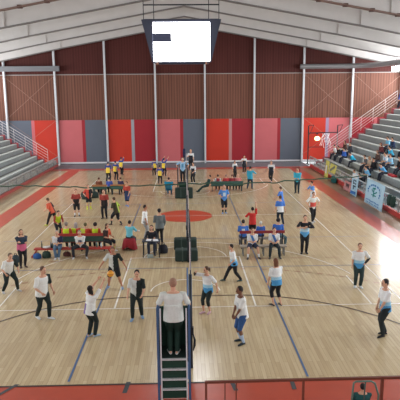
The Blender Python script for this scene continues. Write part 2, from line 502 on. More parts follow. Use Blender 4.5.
def remesh_later(mb, name, mats, parent, voxel, loc=(0,0,0), rz=0., fn=None, extra=None, its=2):
    me = mb.mesh(name)
    for m in mats: me.materials.append(m)
    o = bpy.data.objects.new(name, me); COL.objects.link(o)
    o.location = loc; o.rotation_euler.z = rz
    if parent: o.parent = parent
    rm = o.modifiers.new('skin', 'REMESH'); rm.mode = 'VOXEL'; rm.voxel_size = voxel; rm.use_smooth_shade = True
    if its:
        sm = o.modifiers.new('soft', 'SMOOTH'); sm.factor = .5; sm.iterations = its
    PENDING.append((o, fn, extra))
    return o

SK1 = (205,158,132); SK2 = (176,124,98); SK3 = (122,84,66)
HB = (38,33,33); HBR = (82,60,46); HG = (122,112,104); HBL = (190,160,120)

def person(label, pos, psi, h, top, bottom, pose=None, hair=('short', HB), skin=SK1, shoes=(60,62,66), socks=None,
           knee=None, group='people in the hall', w=1.0, voxel=.014, z0=0., sleeve2=None):
    """pose keys (fractions of height, own frame x right, y forward, z up):
    pel, lean, side, twist, fl, fr, hl, hr, pl, pr (elbow poles), kl, kr (knee poles), head=(yaw,pitch)"""
    P_ = dict(pel=(0,0,.525), lean=3, side=0, twist=0, fl=(-.055,0,0), fr=(.055,0,0), hl=(-.15,.04,.44), hr=(.15,.04,.44),
              pl=(-.5,-1,-.2), pr=(.5,-1,-.2), kl=(-.1,1,0), kr=(.1,1,0), head=(0,0), toe=(0,0))
    P_.update(pose or {})
    w *= 1.07
    V = lambda q: Vector(q)*h
    pel = V(P_['pel'])
    rot = Matrix.Rotation(R(-P_['twist']), 3, 'Z') @ Matrix.Rotation(R(P_['side']), 3, 'Y') @ Matrix.Rotation(R(-P_['lean']), 3, 'X')
    X = rot @ Vector((1,0,0)); Y = rot @ Vector((0,1,0)); Z = rot @ Vector((0,0,1))
    PX = Matrix.Rotation(R(-P_['twist']*.4), 3, 'Z') @ Vector((1,0,0))
    sho = pel+Z*(.285*h)
    neck = pel+Z*(.318*h)
    hrot = Matrix.Rotation(R(-P_['twist']-P_['head'][0]), 3, 'Z') @ Matrix.Rotation(R(P_['side']*.6), 3, 'Y') @ Matrix.Rotation(R(-P_['lean']*.55-P_['head'][1]), 3, 'X')
    HX = hrot @ Vector((1,0,0)); HY = hrot @ Vector((0,1,0)); HZ = hrot @ Vector((0,0,1))
    hc = neck+HZ*(.088*h)+HY*(.012*h)
    arms = []
    for s, hk, pk in ((-1,'hl','pl'),(1,'hr','pr')):
        sp = sho+X*(s*.1*h*w)-Z*(.012*h)
        tgt = V(P_[hk])
        el, wr = ik(sp, tgt, .172*h, .145*h, P_[pk])
        arms.append((s, sp, el, wr))
    legs = []
    for s, fk, kk in ((-1,'fl','kl'),(1,'fr','kr')):
        hp = pel+PX*(s*.05*h)-Vector((0,0,.015*h))
        fo = V(P_[fk]); an = fo+Vector((0,0,.045*h))
        kn, an = ik(hp, an, .245*h, .246*h, P_[kk])
        d = Vector((s*.25,1,0)) if not P_.get('foot') else Vector(P_['foot'][0 if s < 0 else 1])
        legs.append((s, hp, kn, an, d.normalized()))
    cl = lambda a, b_, t: a+(b_-a)*t
    def torso(mb, grow, t0, t1):
        st = [(-.06,.05,.05),(-.03,.086,.062),(.02,.09,.064),(.07,.082,.058),(.12,.079,.055),(.17,.086,.06),(.22,.096,.063),(.26,.094,.058),(.29,.074,.048),(.31,.042,.036)]
        rings = [(pel+Z*(t*h), X*(rx*h*w+grow), Y*(ry*h*w+grow)) for t, rx, ry in st if t0 <= t <= t1]
        mb.loft(rings, 18)
    # ---- body
    mb = MB()
    torso(mb, 0, -1, 1)
    mb.tube([neck-Z*.03*h, hc-HZ*.02*h-HY*.012*h], [.034*h,.031*h], 12, caps='round')
    mb.ball(hc+HZ*.008*h, .046*h, .057*h, .064*h, (HX,HY,HZ))
    mb.ball(hc+HY*.012*h-HZ*.03*h, .036*h, .041*h, .036*h, (HX,HY,HZ))
    mb.tube([hc+HY*.052*h+HZ*.008*h, hc+HY*.065*h-HZ*.012*h], [.006*h,.009*h], 8, caps='round')
    for s in (-1, 1): mb.ball(hc+HX*(s*.048*h)-HY*.004*h-HZ*.004*h, .007*h, .012*h, .017*h, (HX,HY,HZ), 8, 6)
    for s, sp, el, wr in arms:
        mb.tube([sp-X*(s*.02*h), sp+X*(s*.012*h), cl(sp,el,.3), cl(sp,el,.6), el, cl(el,wr,.25), cl(el,wr,.7), wr],
                [.031*h,.031*h,.029*h,.026*h,.023*h,.0245*h,.018*h,.0145*h], 12, caps='round')
        fd = (wr-el).normalized(); side = X*s
        up_ = fd.cross(side); up_ = up_.normalized() if up_.length > .05 else Vector(Y)
        sd = up_.cross(fd).normalized()
        mb.tube([wr, wr+fd*.028*h], [.015*h,.02*h], 10, caps='round'); mb.tube([wr+fd*.02*h+up_*.01*h, wr+fd*.04*h+up_*.012*h], [.0125*h,.0125*h], 8, caps='round'); mb.tube([wr+fd*.02*h-up_*.01*h, wr+fd*.04*h-up_*.012*h], [.0125*h,.0125*h], 8, caps='round')
    for s, hp, kn, an, d in legs:
        mb.tube([hp, cl(hp,kn,.3), cl(hp,kn,.7), kn, cl(kn,an,.25), cl(kn,an,.45), cl(kn,an,.8), an],
                [.054*h*w,.052*h*w,.041*h,.033*h,.0335*h,.033*h,.022*h,.02*h], 12, caps='round')
        mb.tube([an-d*.02*h-Vector((0,0,.02*h)), an+d*.07*h-Vector((0,0,.028*h))], [.02*h,.016*h], 8, caps='round')
    ex = MB()   # fingers: unequal, curled, rooted in the palm
    for s, sp, el, wr in arms:
        fd = (wr-el).normalized(); side = X*s
        up_ = fd.cross(side); up_ = up_.normalized() if up_.length > .05 else Vector(Y)
        sd = up_.cross(fd).normalized()
        for j, ln in enumerate((.040,.046,.043,.034)):
            q0 = wr+fd*.034*h+up_*((.018-.012*j)*h)
            q1 = q0+fd*(ln*.55*h)-sd*(.006*h)
            q2 = q1+(fd*.7-sd*.7).normalized()*(ln*.5*h)
            ex.tube([q0,q1,q2], [.0056*h,.0052*h,.0044*h], 6, caps='round')
        q0 = wr+fd*.012*h+up_*.012*h; q1 = q0+(fd*.6+up_*.8).normalized()*.028*h; q2 = q1+(fd*.9+up_*.2-sd*.3).normalized()*.024*h
        ex.tube([q0,q1,q2], [.0075*h,.0064*h,.0055*h], 6, caps='round')
    eyes = [hc+HX*(s*.017*h)+HY*.054*h+HZ*.008*h for s in (-1,1)]
    mouth = hc+HY*.054*h-HZ*.034*h
    def bodyfn(c, n_):
        for e in eyes:
            if (c-e).length < .0095*h: return 1
        dm = c-mouth
        if abs(dm.dot(HX)) < .015*h and abs(dm.dot(HZ)) < .007*h and dm.dot(HY) > -.02*h: return 2
        return 0
    body = remesh_later(mb, 'person', [mat(skin,.55,noise=.04), mat((45,35,32),.3), mat((150,80,72),.5)], None, voxel,
                        (pos[0],pos[1],z0), R(-psi), bodyfn, ex)
    tag(body, label, 'person', group)
    # ---- top
    if top:
        mt = MB(); g = .011 if top.get('tight') else .016
        torso(mt, g, -.045, .3)
        mt.loft([(pel-Z*(.075*h), X*(.094*h*w+g+.012), Y*(.072*h*w+g+.012)), (pel-Z*(.03*h), X*(.093*h*w+g+.01), Y*(.07*h*w+g+.01)), (pel+Z*(.05*h), X*(.09*h*w+g+.008), Y*(.066*h*w+g+.006)), (pel+Z*(.14*h), X*(.087*h*w+g+.004), Y*(.062*h*w+g+.004))] if P_['pel'][2] > .4 else [(pel-Z*(.01*h), X*(.089*h*w+g), Y*(.066*h*w+g)), (pel+Z*(.03*h), X*(.088*h*w+g), Y*(.063*h*w+g))], 18)
        sl = top.get('sleeve', 'short')
        for s, sp, el, wr in arms:
            if sl == 'none': continue
            pts = [sp-X*(s*.02*h), sp+X*(s*.012*h), cl(sp,el,.35)]; rd = [.031*h+g*.4,.033*h+g*.4,.032*h+g*.5]
            if sl == 'short': pts += [cl(sp,el,.78)]; rd += [.034*h+g*.5]
            else:
                pts += [el, cl(el,wr,.4), cl(el,wr,.9)]; rd += [.027*h+g*.5,.026*h+g*.5,.02*h+g*.4]
            mt.tube(pts, rd, 12, caps='round')
        cols = top['c']; pat = top.get('p', 'plain')
        def topfn(c, n_):
            d = c-pel; t = d.dot(Z)/(.29*h); s_ = d.dot(X)/h; fw = d.dot(Y)
            if pat == 'half': return 1 if s_ < .0 else 0
            if pat == 'halfr': return 1 if s_ > .0 else 0
            if pat == 'sleeve': return 1 if s_ < -.068 else 0
            if pat == 'sleever': return 1 if s_ > .068 else 0
            if pat == 'hem': return 2 if t < .14 else (1 if t < .36 else 0)
            if pat == 'hemdark': return 2 if t < .2 else (1 if t < .5 else (3 if t < .62 and abs(s_) < .09 else 0))
            if pat == 'lower': return 1 if t < .42 else 0
            if pat == 'upper': return 1 if t > .68 or abs(s_) > .1 else 0
            if pat == 'bib': return 1 if abs(s_) > .085 else 0
            if pat == 'stripe': return 1 if -.06 < s_-.12*(t-.5) < .01 else 0
            if pat == 'print': return 1 if (t < .42 and s_ < -.02 and fw < .05) else 0
            if pat == 'number': return 1 if (abs(s_) < .045 and .3 < t < .75) else 0
            if pat == 'cheeks': return 1 if .0 < t < .5 and abs(s_) < .1 else 0
            return 0
        so = remesh_later(mt, top.get('n','shirt'), [mat(c_, .8, noise=.06) for c_ in cols], body, voxel, fn=topfn)
        if sleeve2:     # an arm warmer
            s_i, colr = sleeve2
            s, sp, el, wr = arms[s_i]
            q = MB(); q.tube([cl(sp,el,.5), el, cl(el,wr,.4), cl(el,wr,.95)], [.034*h,.03*h,.029*h,.021*h], 12, caps='round')
            q.build('arm_sleeve', mat(colr,.8), body, smooth=True)
    # ---- bottom
    if bottom:
        mt = MB(); ln = bottom.get('len','long'); g = .008 if bottom.get('tight') else .014
        rings = [(pel+Z*(t*h), X*(rx*h*w+g), Y*(ry*h*w+g)) for t, rx, ry in ((-.06,.05,.05),(-.03,.088,.064),(.02,.09,.064),(.045,.086,.06))]
        mt.loft(rings, 18)
        for s, hp, kn, an, d in legs:
            pts = [hp, cl(hp,kn,.35)]; rd = [.056*h*w+g,.053*h*w+g]
            if ln == 'brief': pts += [cl(hp,kn,.5)]; rd += [.05*h+g]
            elif ln == 'short': pts += [cl(hp,kn,.8)]; rd += [.05*h+g]
            else:
                pts += [cl(hp,kn,.75), kn]; rd += [.042*h+g,.036*h+g]
                if ln == 'capri': pts += [cl(kn,an,.4)]; rd += [.034*h+g*.6]
                if ln == 'long': pts += [cl(kn,an,.35), cl(kn,an,.95)]; rd += [.035*h+g,.026*h+g]
            mt.tube(pts, rd, 12, caps='round')
        remesh_later(mt, bottom.get('n','trousers'), [mat(bottom['c'], .8, noise=.08)], body, voxel)
    for s, hp, kn, an, d in legs:
        if socks:
            q = MB(); q.tube([cl(kn,an,socks[1]), cl(kn,an,.8), an], [.033*h,.0255*h,.024*h], 12, caps='round')
            q.build('sock', mat(socks[0],.8), body, smooth=True)
        if knee:
            q = MB(); q.tube([cl(hp,kn,.82), kn, cl(kn,an,.2)], [.045*h,.042*h,.04*h], 12, caps='round')
            q.build('knee_pad', mat(knee,.8), body, smooth=True)
        q = MB(); dn = Vector((0,0,1)); side = d.cross(dn)
        base = an-Vector((0,0,.045*h)); rr = []
        for u, wd, ht in ((-.036,.008,.022),(-.03,.02,.035),(-.005,.024,.05),(.03,.026,.042),(.075,.029,.03),(.105,.022,.022),(.118,.008,.012)):
            rr.append((base+d*(u*h)+dn*(ht*h*.5), side*(wd*h), dn*(ht*h*.5)))
        q.loft(rr, 12); q.build('shoe', mat(shoes,.6), body, smooth=True)
    # ---- hair
    st, hcol = hair
    if st != 'bald':
        mt = MB()
        ax = (HX,HY,HZ)
        mt.ball(hc+HZ*.017*h-HY*.011*h, .0515*h, .057*h, .064*h, ax)
        if st in ('long','bob'):
            low = .16 if st == 'long' else .1
            mt.loft([(hc-HY*.014*h+HZ*.01*h, HX*.053*h, HY*.047*h), (hc-HY*.022*h-HZ*.05*h, HX*.058*h, HY*.036*h), (hc-HY*.03*h-HZ*low*h, HX*.05*h, HY*.026*h), (hc-HY*.032*h-HZ*(low+.02)*h, HX*.02*h, HY*.012*h)], 14)
        if st == 'pony':
            mt.tube([hc-HY*.05*h+HZ*.03*h, hc-HY*.085*h+HZ*.015*h, hc-HY*.095*h-HZ*.06*h], [.018*h,.022*h,.01*h], 10, caps='round')
        if st == 'bun':
            mt.ball(hc-HY*.055*h+HZ*.035*h, .028*h, .026*h, .026*h, ax, 10, 7)
        if st == 'afro':
            mt.ball(hc+HZ*.02*h-HY*.012*h, .062*h, .066*h, .066*h, ax)
        rm_ = remesh_later(mt, 'hair', [mat(hcol,.75,noise=.15,scale=60)], body, max(voxel*.8,.011))
        if st == 'cap':
            q = MB(); q.ball(hc+HZ*.032*h-HY*.006*h, .0545*h, .061*h, .049*h, ax)
            q.tube([hc+HY*.05*h+HZ*.035*h-HX*.02*h, hc+HY*.085*h+HZ*.028*h, hc+HY*.05*h+HZ*.035*h+HX*.02*h], [.014*h,.018*h,.014*h], 8, caps='round')
            q.build('cap', mat((34,34,38),.8), body, smooth=True)
    return body

def finish_people():
    dg = bpy.context.evaluated_depsgraph_get(); dg.update()
    res = []
    for o, fn, ex in PENDING:
        res.append(bpy.data.meshes.new_from_object(o.evaluated_get(dg)))
    for (o, fn, ex), me in zip(PENDING, res):
        old = o.data; o.modifiers.clear()
        mats = list(old.materials)
        if not me.materials:
            for m in mats: me.materials.append(m)
        if fn and len(mats) > 1:
            me.polygons.foreach_set('material_index', [min(fn(pl.center, pl.normal), len(mats)-1) for pl in me.polygons])
        else:
            me.polygons.foreach_set('material_index', [0]*len(me.polygons))
        if ex:
            bm = bmesh.new(); bm.from_mesh(me)
            vs = [bm.verts.new(v) for v in ex.v]
            for fc in ex.f:
                nf = bm.faces.new([vs[i] for i in fc]); nf.smooth = True
            bm.to_mesh(me); bm.free()
        me.polygons.foreach_set('use_smooth', [True]*len(me.polygons))
        me.name = o.name
        o.data = me
        bpy.data.meshes.remove(old)

TSHIRT_HALF = dict(c=[OFFW, DKG], p='half')
WB = dict(c=[(224,226,228),(150,196,220),(74,146,198)], p='hem')
def sit(z=.45, h=1.6, **k):
    s = z/h
    d = dict(pel=(0,0,s+.055), lean=8, fl=(-.075,.24,0), fr=(.075,.24,0), hl=(-.09,.2,s+.13), hr=(.09,.2,s+.13), kl=(-.2,1,1), kr=(.2,1,1))
    d.update(k); return d
GN = 'volleyball players on the near court'
GF = 'volleyball players on the far courts'
BLK = dict(c=DKG)
# ---- near court, the side in white and dark green
person('player in white shirt with dark sleeve crouching beside the woman in pink', (-6.47,19.3), 140, 1.62,
       dict(c=[WHITE,DKG], p='sleeve'), BLK, dict(pel=(0,-.03,.48), lean=24, fl=(-.15,.06,0), fr=(.15,-.04,0), hl=(-.13,.22,.5), hr=(.16,.2,.5)), ('short', (110,92,76)), shoes=(190,190,190), group=GN, w=1.08)
person('woman in navy and pink sweatshirt standing with crossed arms', (-6.86,22.24), 150, 1.62,
       dict(c=[(46,58,74),(196,96,130)], p='lower', sleeve='long', n='sweatshirt'), dict(c=BLACK, n='leggings', tight=True),
       dict(hl=(.05,.13,.69), hr=(-.05,.14,.67), pl=(-1,-.1,-.6), pr=(1,-.1,-.6)), ('long', HBR), shoes=(70,52,50), group='officials and bystanders', w=1.1)
person('stocky player in white shirt with dark shoulder walking across the baseline', (-4.63,16.75), 125, 1.76,
       dict(c=[WHITE,DKG], p='sleeve'), BLK, dict(lean=9, fl=(-.05,.1,0), fr=(.05,-.12,0), hl=(-.16,.12,.5), hr=(.14,.16,.56)), ('short', (96,74,62)), shoes=(215,220,222), group=GN, w=1.14)
person('dark-haired player in white shirt reaching both arms up to the orange ball', (-2.87,15.29), 38, 1.62,
       dict(c=[WHITE,(120,100,150)], p='print'), dict(c=DKG), dict(lean=6, side=6, hl=(-.02,.33,1.08), hr=(.13,.3,1.1), fl=(-.05,.0,0), fr=(.05,.05,0), pl=(-1,-.2,-.5), pr=(1,-.2,-.5), head=(0,-25)), ('bob', HB), shoes=(150,170,190), group=GN)
person('player in half white half dark shirt jumping with legs apart behind the orange ball', (-2.69,19.4), 180, 1.66,
       TSHIRT_HALF, dict(c=BLACK, len='short', n='shorts'), dict(pel=(0,-.02,.5), lean=10, fl=(-.17,.03,0), fr=(.13,-.02,0), hl=(-.27,.06,.5), hr=(.3,.1,.5), head=(0,15)), ('short', (120,88,74)), shoes=(120,140,165), skin=SK2, group=GN, z0=.04)
person('dark-haired player in half white half dark shirt facing the camera left of the umpire', (-1.63,16.64), 178, 1.68,
       TSHIRT_HALF, BLK, dict(lean=13, side=-4, pel=(0,-.02,.51), hl=(-.12,.22,.54), hr=(.15,.2,.52), fl=(-.09,-.05,0), fr=(.08,.08,0)), ('short', HB), shoes=(120,150,180), group=GN)
# ---- near court, the side in white and blue
person('player in white and blue shirt with black arm sleeve raised beside the net', (.66,17.0), 222, 1.58,
       WB, dict(c=DKG, len='capri', n='leggings', tight=True), dict(lean=6, hr=(.14,.22,.9), hl=(-.2,-.06,.52), pr=(1,-.3,-.6), fl=(-.05,0,0), fr=(.05,.08,0), head=(15,0)), ('pony', HBR), shoes=(196,160,170), group=GN, sleeve2=(1, (30,32,36)))
person('player in white and blue shirt striding towards the net in black trousers', (1.74,20.03), 262, 1.5,
       WB, dict(c=BLACK), dict(pel=(0,-.02,.5), lean=10, fl=(-.03,-.2,0), fr=(.04,.22,0), hl=(-.13,.1,.5), hr=(.14,-.1,.48)), ('short', HB), shoes=(40,72,76), group=GN)
person('player in white shirt and blue shorts standing nearest the barrier', (1.55,14.75), 250, 1.7,
       dict(c=[WHITE,(200,205,210)], p='number'), dict(c=(48,84,136), len='knee', n='shorts'), dict(lean=7, fl=(-.09,.02,0), fr=(.05,.0,0), hl=(-.04,.16,.46), hr=(.05,.15,.47)), ('short', HB), skin=SK3, shoes=(40,52,60), socks=((170,190,214),.45), group=GN, w=1.05)
person('brown-haired player in white top and knee-length black leggings on the blue line', (2.98,17.52), -28, 1.62,
       WB, dict(c=BLACK, len='capri', n='leggings'), dict(lean=5, hl=(-.15,.1,.46), hr=(.15,.08,.46), fl=(-.07,0,0), fr=(.08,-.06,0)), ('bob', (112,74,56)), shoes=(40,44,46), group=GN, w=1.08)
person('player in white and blue shirt and dark green trousers with hand on hip', (6.27,19.13), 188, 1.68,
       WB, dict(c=(44,60,60)), dict(hl=(-.12,.04,.56), pl=(-1,-.4,0), hr=(.15,.03,.46), fl=(-.05,0,0), fr=(.06,-.02,0)), ('short', (110,84,70)), shoes=(205,212,215), group=GN, sleeve2=(0, (34,36,40)), w=1.05)
person('curly-haired player in white and blue shirt and black trousers near the long red border', (5.75,15.0), 262, 1.74,
       WB, dict(c=(34,42,46)), dict(lean=3, hl=(-.08,.14,.5), hr=(.1,.1,.46), fl=(-.05,.04,0), fr=(.05,-.05,0)), ('short', (48,44,46)), shoes=(34,36,40), group=GN)
person('player in black and pale blue top with elbows out by the double bench', (5.24,23.63), 186, 1.74,
       dict(c=[(36,38,44),(176,206,226),(92,160,212),(190,200,205)], p='hemdark'), dict(c=BLACK), dict(hl=(-.06,.13,.72), hr=(.06,.14,.7), pl=(-1,.1,-.2), pr=(1,.1,-.2), fl=(-.05,0,0), fr=(.06,.02,0)), ('short', (72,58,50)), shoes=(34,36,40), group=GN, w=1.05, sleeve2=(0,(34,36,42)))
# ---- umpires
person('umpire in white shirt standing on the near umpire stand with back turned', (-.335,12.0), 0, 1.8,
       dict(c=[(206,212,206)]), dict(c=(26,50,42)), dict(lean=4, hl=(-.19,.17,.66), hr=(.19,.17,.66), pl=(-.5,-.6,-1), pr=(.5,-.6,-1), fl=(-.05,-.02,0), fr=(.04,-.03,0)), ('short', (150,116,96)), shoes=(196,198,196), w=1.18, z0=1.075, voxel=.011, group='umpires')
person('umpire in light blue shirt standing on the far umpire stand', (-.24,39.25), 180, 1.75,
       dict(c=[(150,190,222),(96,150,190)], p='number'), dict(c=BLACK), dict(hl=(-.22,.12,.64), hr=(.22,.12,.64), pl=(-1,-.3,-.5), pr=(1,-.3,-.5)), ('short', HG), z0=.855, group='umpires')
# ---- middle of the hall
person('player in white and red shirt stepping along the white touchline', (6.97,29.65), 170, 1.72,
       dict(c=[WHITE,(206,84,76)], p='cheeks'), dict(c=BLACK, n='leggings'), dict(lean=8, hl=(-.16,.08,.56), hr=(.16,.1,.56), pl=(-1,-.5,0), pr=(1,-.5,0), fl=(-.06,-.06,0), fr=(.03,.1,0)), ('short', HB), shoes=(190,192,194), group=GF)
person('blue and white player reaching forward behind the white and red player', (8.0,34.0), 250, 1.62,
       dict(c=[(92,140,208),(226,228,232)], p='lower'), dict(c=(205,208,212)), dict(lean=12, hl=(-.1,.28,.66), hr=(.1,.28,.68), fl=(-.06,0,0)), ('bun', HB), shoes=(180,182,186), group=GF)
person('official in turquoise jacket and dark trousers at the far sideline', (7.97,38.79), 200, 1.82,
       dict(c=[(60,164,190)], sleeve='long', n='jacket'), dict(c=(34,46,52)), dict(hl=(.02,.14,.6), hr=(-.02,.14,.6), pl=(-1,0,-.5), pr=(1,0,-.5)), ('short', HB), shoes=(40,40,44), group='officials and bystanders', w=1.05)
person('player in blue shirt turning away behind the blue and white player', (5.71,32.4), -60, 1.55,
       dict(c=[(76,124,206)]), dict(c=(205,208,212), len='short', n='shorts'), dict(lean=6, hl=(-.2,.18,.55), hr=(.14,.1,.5)), ('short', HBR), group=GF)
person('player in blue shirt with white hem seen from behind near the double bench', (5.08,29.05), -12, 1.62,
       dict(c=[(72,122,206),(222,226,232)], p='lower'), dict(c=(34,46,60)), dict(lean=4, hl=(-.17,.06,.48), hr=(.18,.0,.46), fl=(-.03,.04,0), fr=(.1,-.06,0)), ('short', HBR), group=GF)
person('player in red shirt and black shorts raising one arm behind the double bench', (3.25,26.4), 4, 1.55,
       dict(c=[(200,54,50)]), dict(c=BLACK, len='short', n='shorts'), dict(hr=(.1,.06,1.15), hl=(-.18,.16,.68), pr=(1,-.2,0), fl=(-.06,0,0), fr=(.06,0,0)), ('short', HB), group=GF)
person('player in light blue shirt with dark knee pads standing beside the red court disc', (2.25,32.34), 175, 1.72,
       dict(c=[(84,140,210),(196,214,232)], p='number'), dict(c=BLACK, len='short', n='shorts'), dict(hl=(-.12,.1,.62), hr=(.12,.1,.62), fl=(-.06,0,0), fr=(.05,.05,0)), ('short', HG), socks=((34,34,40),.2), knee=(34,34,40), shoes=(120,150,190), group=GF)
# ---- side in red and black on the middle court
ORB = dict(c=[(204,88,62),(52,38,40)], p='half')
DR = dict(c=[(152,62,56),(44,38,40)], p='lower')
person('player in orange and black running beyond the left end of the red bench', (-7.34,29.6), -75, 1.6,
       dict(c=[(208,92,66),(54,44,46)], p='halfr'), dict(c=BLACK, n='leggings'), dict(lean=22, fl=(-.04,.2,0), fr=(.05,-.2,0), hl=(-.12,.2,.55), hr=(.14,-.05,.5)), ('short', HBR), shoes=(196,210,80), group=GF)
person('player in lime bib bending forward just left of the bench row', (-6.55,27.4), 150, 1.5,
       dict(c=[(190,214,52),(150,66,52)], p='bib', sleeve='long'), dict(c=BLACK), dict(lean=30, pel=(0,-.05,.47), hl=(-.1,.25,.5), hr=(.1,.25,.5)), ('short', HB), group=GF)
person('player in dark red shirt with long white socks', (-6.51,32.08), 165, 1.62, DR, dict(c=BLACK, n='leggings', len='knee'),
       dict(hl=(-.11,.12,.55), hr=(.12,.1,.55), fl=(-.08,0,0), fr=(.07,.03,0)), ('short', HBR), socks=((226,228,230),.2), shoes=(50,48,50), group=GF)
person('player in red and black with long lime socks', (-6.14,34.09), 160, 1.55, dict(c=[(206,78,66),(44,36,40)], p='half'), dict(c=BLACK, len='short', n='shorts'),
       dict(hl=(-.11,.1,.55), hr=(.16,.1,.6), fl=(-.07,0,0), fr=(.07,.02,0)), ('pony', HBR), socks=((206,220,60),.15), shoes=(196,206,70), group=GF)
person('player in dark red and black with white knee bands facing the left stand', (-4.76,31.42), 185, 1.7, DR, dict(c=BLACK, n='leggings'),
       dict(hl=(-.16,.1,.5), hr=(.1,.1,.5), fl=(-.06,0,0), fr=(.06,.04,0), lean=5), ('short', HBR), knee=(224,224,224), shoes=(40,38,42), group=GF)
person('player in lime and black running with one leg forward behind the seated bench row', (-3.84,29.6), -60, 1.62, dict(c=[(176,196,84),(62,56,40)], p='half'), dict(c=BLACK, n='shorts', len='short'),
       dict(lean=14, pel=(0,0,.49), fl=(-.05,.19,0), fr=(.05,-.17,0), hl=(-.13,.2,.55), hr=(.14,-.02,.48)), ('short', HBR), knee=BLACK, socks=((60,60,60),.6), shoes=(80,60,60), group=GF)
person('player in red and navy with blue shoes near the far bench', (-3.77,34.88), 200, 1.62, dict(c=[(176,70,58),(50,60,90)], p='lower'), dict(c=(54,70,112), len='knee', n='shorts'),
       dict(lean=10, hl=(-.12,.15,.5), hr=(.14,.1,.5), fl=(-.05,.05,0), fr=(.06,-.06,0)), ('short', HBR), knee=BLACK, shoes=(110,140,190), group=GF)
# ---- scorers and officials in the middle
person('man in white shirt and grey trousers standing beside the scorer table', (-2.09,26.7), 95, 1.68, dict(c=[(230,232,232)]), dict(c=(150,150,150)),
       dict(hl=(-.12,.06,.46), hr=(.12,.08,.48)), ('short', HB), skin=SK2, shoes=(90,86,84), group='officials and bystanders')
person('man in grey hooded jacket and black cap standing behind the scorer table', (-1.29,25.6), -15, 1.7, dict(c=[(104,112,114)], sleeve='long', n='jacket'), dict(c=(36,38,42)),
       dict(hl=(-.1,.16,.62), hr=(.14,.06,.5), fl=(-.06,0,0), fr=(.06,0,0)), ('cap', HB), shoes=(34,34,36), group='officials and bystanders', w=1.12)
person('long-haired woman in black seated at the small scorer table', (-1.58,24.1), 180, 1.6, dict(c=[(38,40,48)], sleeve='long', n='jacket'), dict(c=(40,46,60)),
       sit(.45, 1.6, hl=(-.1,.22,.47), hr=(.12,.24,.47)), ('long', (44,34,34)), group='officials and bystanders')
person('person in turquoise shirt seated on the red-draped chair writing on a white pad', (-2.66,24.75), 15, 1.55, dict(c=[(112,190,206)]), dict(c=(60,62,70)),
       sit(.52, 1.55, hr=(.17,.24,.52), hl=(-.02,.24,.52)), ('short', HB), group='officials and bystanders')
person('person in teal jacket seated with back turned near the far umpire stand', (-1.25,38.6), 8, 1.6, dict(c=[(24,128,160)], sleeve='long', n='jacket'), dict(c=(30,90,120)),
       sit(.42, 1.6), ('short', HB), group='officials and bystanders', w=1.5)
# ---- benches: people seen from behind and in front
GB_ = 'players on the middle benches'
LIME = dict(c=[(192,218,48),(186,80,58)], p='bib')
for lab, x, y, hcol, st, tp, ps, hh in (
    ('grey-haired player in lime bib, first from the bottles end of the green bench', -5.55, 24.75, HG, 'short', LIME, 5, 1.62),
    ('silver-haired player in lime bib and red sleeves, second on the green bench', -5.14, 24.95, (170,160,160), 'bob', dict(c=[(192,218,48),(196,70,52)], p='halfr'), -8, 1.5),
    ('player with greenish brown hair in lime and red, middle of the green bench', -4.67, 24.75, (98,92,62), 'short', dict(c=[(190,200,70),(190,66,50)], p='halfr'), 0, 1.55),
    ('dark-haired player in lime bib and red sleeves on the green bench', -4.22, 24.75, (48,36,36), 'afro', LIME, 0, 1.55)):
    person(lab, (x,y), ps, hh, tp, dict(c=BLACK), sit(.45, hh, pel=(0,-.02,.45/hh+.055)), (st, hcol), group=GB_)
person('player in orange and black seated sideways at the end of the green bench', (-3.72,24.55), 120, 1.58, dict(c=[(204,88,60),(60,44,42)], p='halfr'), dict(c=BLACK, len='short', n='shorts'),
       sit(.45, 1.58), ('bob', HBR), knee=BLACK, socks=((206,214,90),.1), shoes=(228,230,230), group=GB_)
person('person in white and navy shirt and jeans seated on the red bench by the bottles', (-5.72,23.75), 172, 1.6, dict(c=[(214,216,220),(52,56,84)], p='half'), dict(c=(84,108,134), n='jeans'),
       sit(.4, 1.6, hl=(-.05,.2,.42), hr=(.03,.2,.4), fl=(-.02,.24,0), fr=(.05,.26,0), lean=16), ('short', (150,142,136)), shoes=(200,200,200), group=GB_)
person('person in white shirt and dark trousers seated astride on the red bench', (-4.72,23.75), 176, 1.6, dict(c=[(222,226,228),(70,80,110)], p='number'), dict(c=(38,42,48)),
       sit(.4, 1.6, hl=(-.02,.22,.42), hr=(.02,.2,.4), fl=(-.17,.22,0), fr=(.17,.24,0), lean=18, kl=(-1,1,1), kr=(1,1,1)), ('short', (140,128,112)), shoes=(196,200,200), group=GB_)
BLS = dict(c=[(64,116,198),(222,228,234)], p='number')
person('blue and white player seated with back turned next to the player in red', (2.62,24.75), 3, 1.6, BLS, dict(c=(60,70,90)), sit(.45, 1.6, pel=(0,-.02,.34)), ('short', HB), group=GB_)
person('white-haired person in blue seated low behind the double bench', (3.5,25.2), 0, 1.35, dict(c=[(60,104,190)]), dict(c=(50,60,90)), sit(.4, 1.35, pel=(0,-.02,.35)), ('short', (214,214,210)), group=GB_)
person('dark-haired player in blue seated with back turned at the end of the double bench', (4.25,24.8), 10, 1.66, dict(c=[(56,104,190),(50,70,110)], p='lower'), dict(c=(66,90,96)), sit(.45, 1.66, pel=(0,-.02,.335), fl=(-.1,.1,0), fr=(.2,-.02,0)), ('afro', (40,34,36)), group=GB_)
person('seated player in white shirt with blue stripe and bare shins facing the camera', (2.86,23.35), 178, 1.62, dict(c=[(224,228,232),(74,130,196)], p='stripe'), dict(c=(44,52,72), len='short', n='shorts'),
       sit(.45, 1.62, fl=(-.15,.26,0), fr=(.15,.26,0), hl=(-.04,.2,.44), hr=(.04,.2,.44), lean=14), ('short', (88,70,60)), socks=((222,222,222),.75), shoes=(52,46,46), group=GB_)
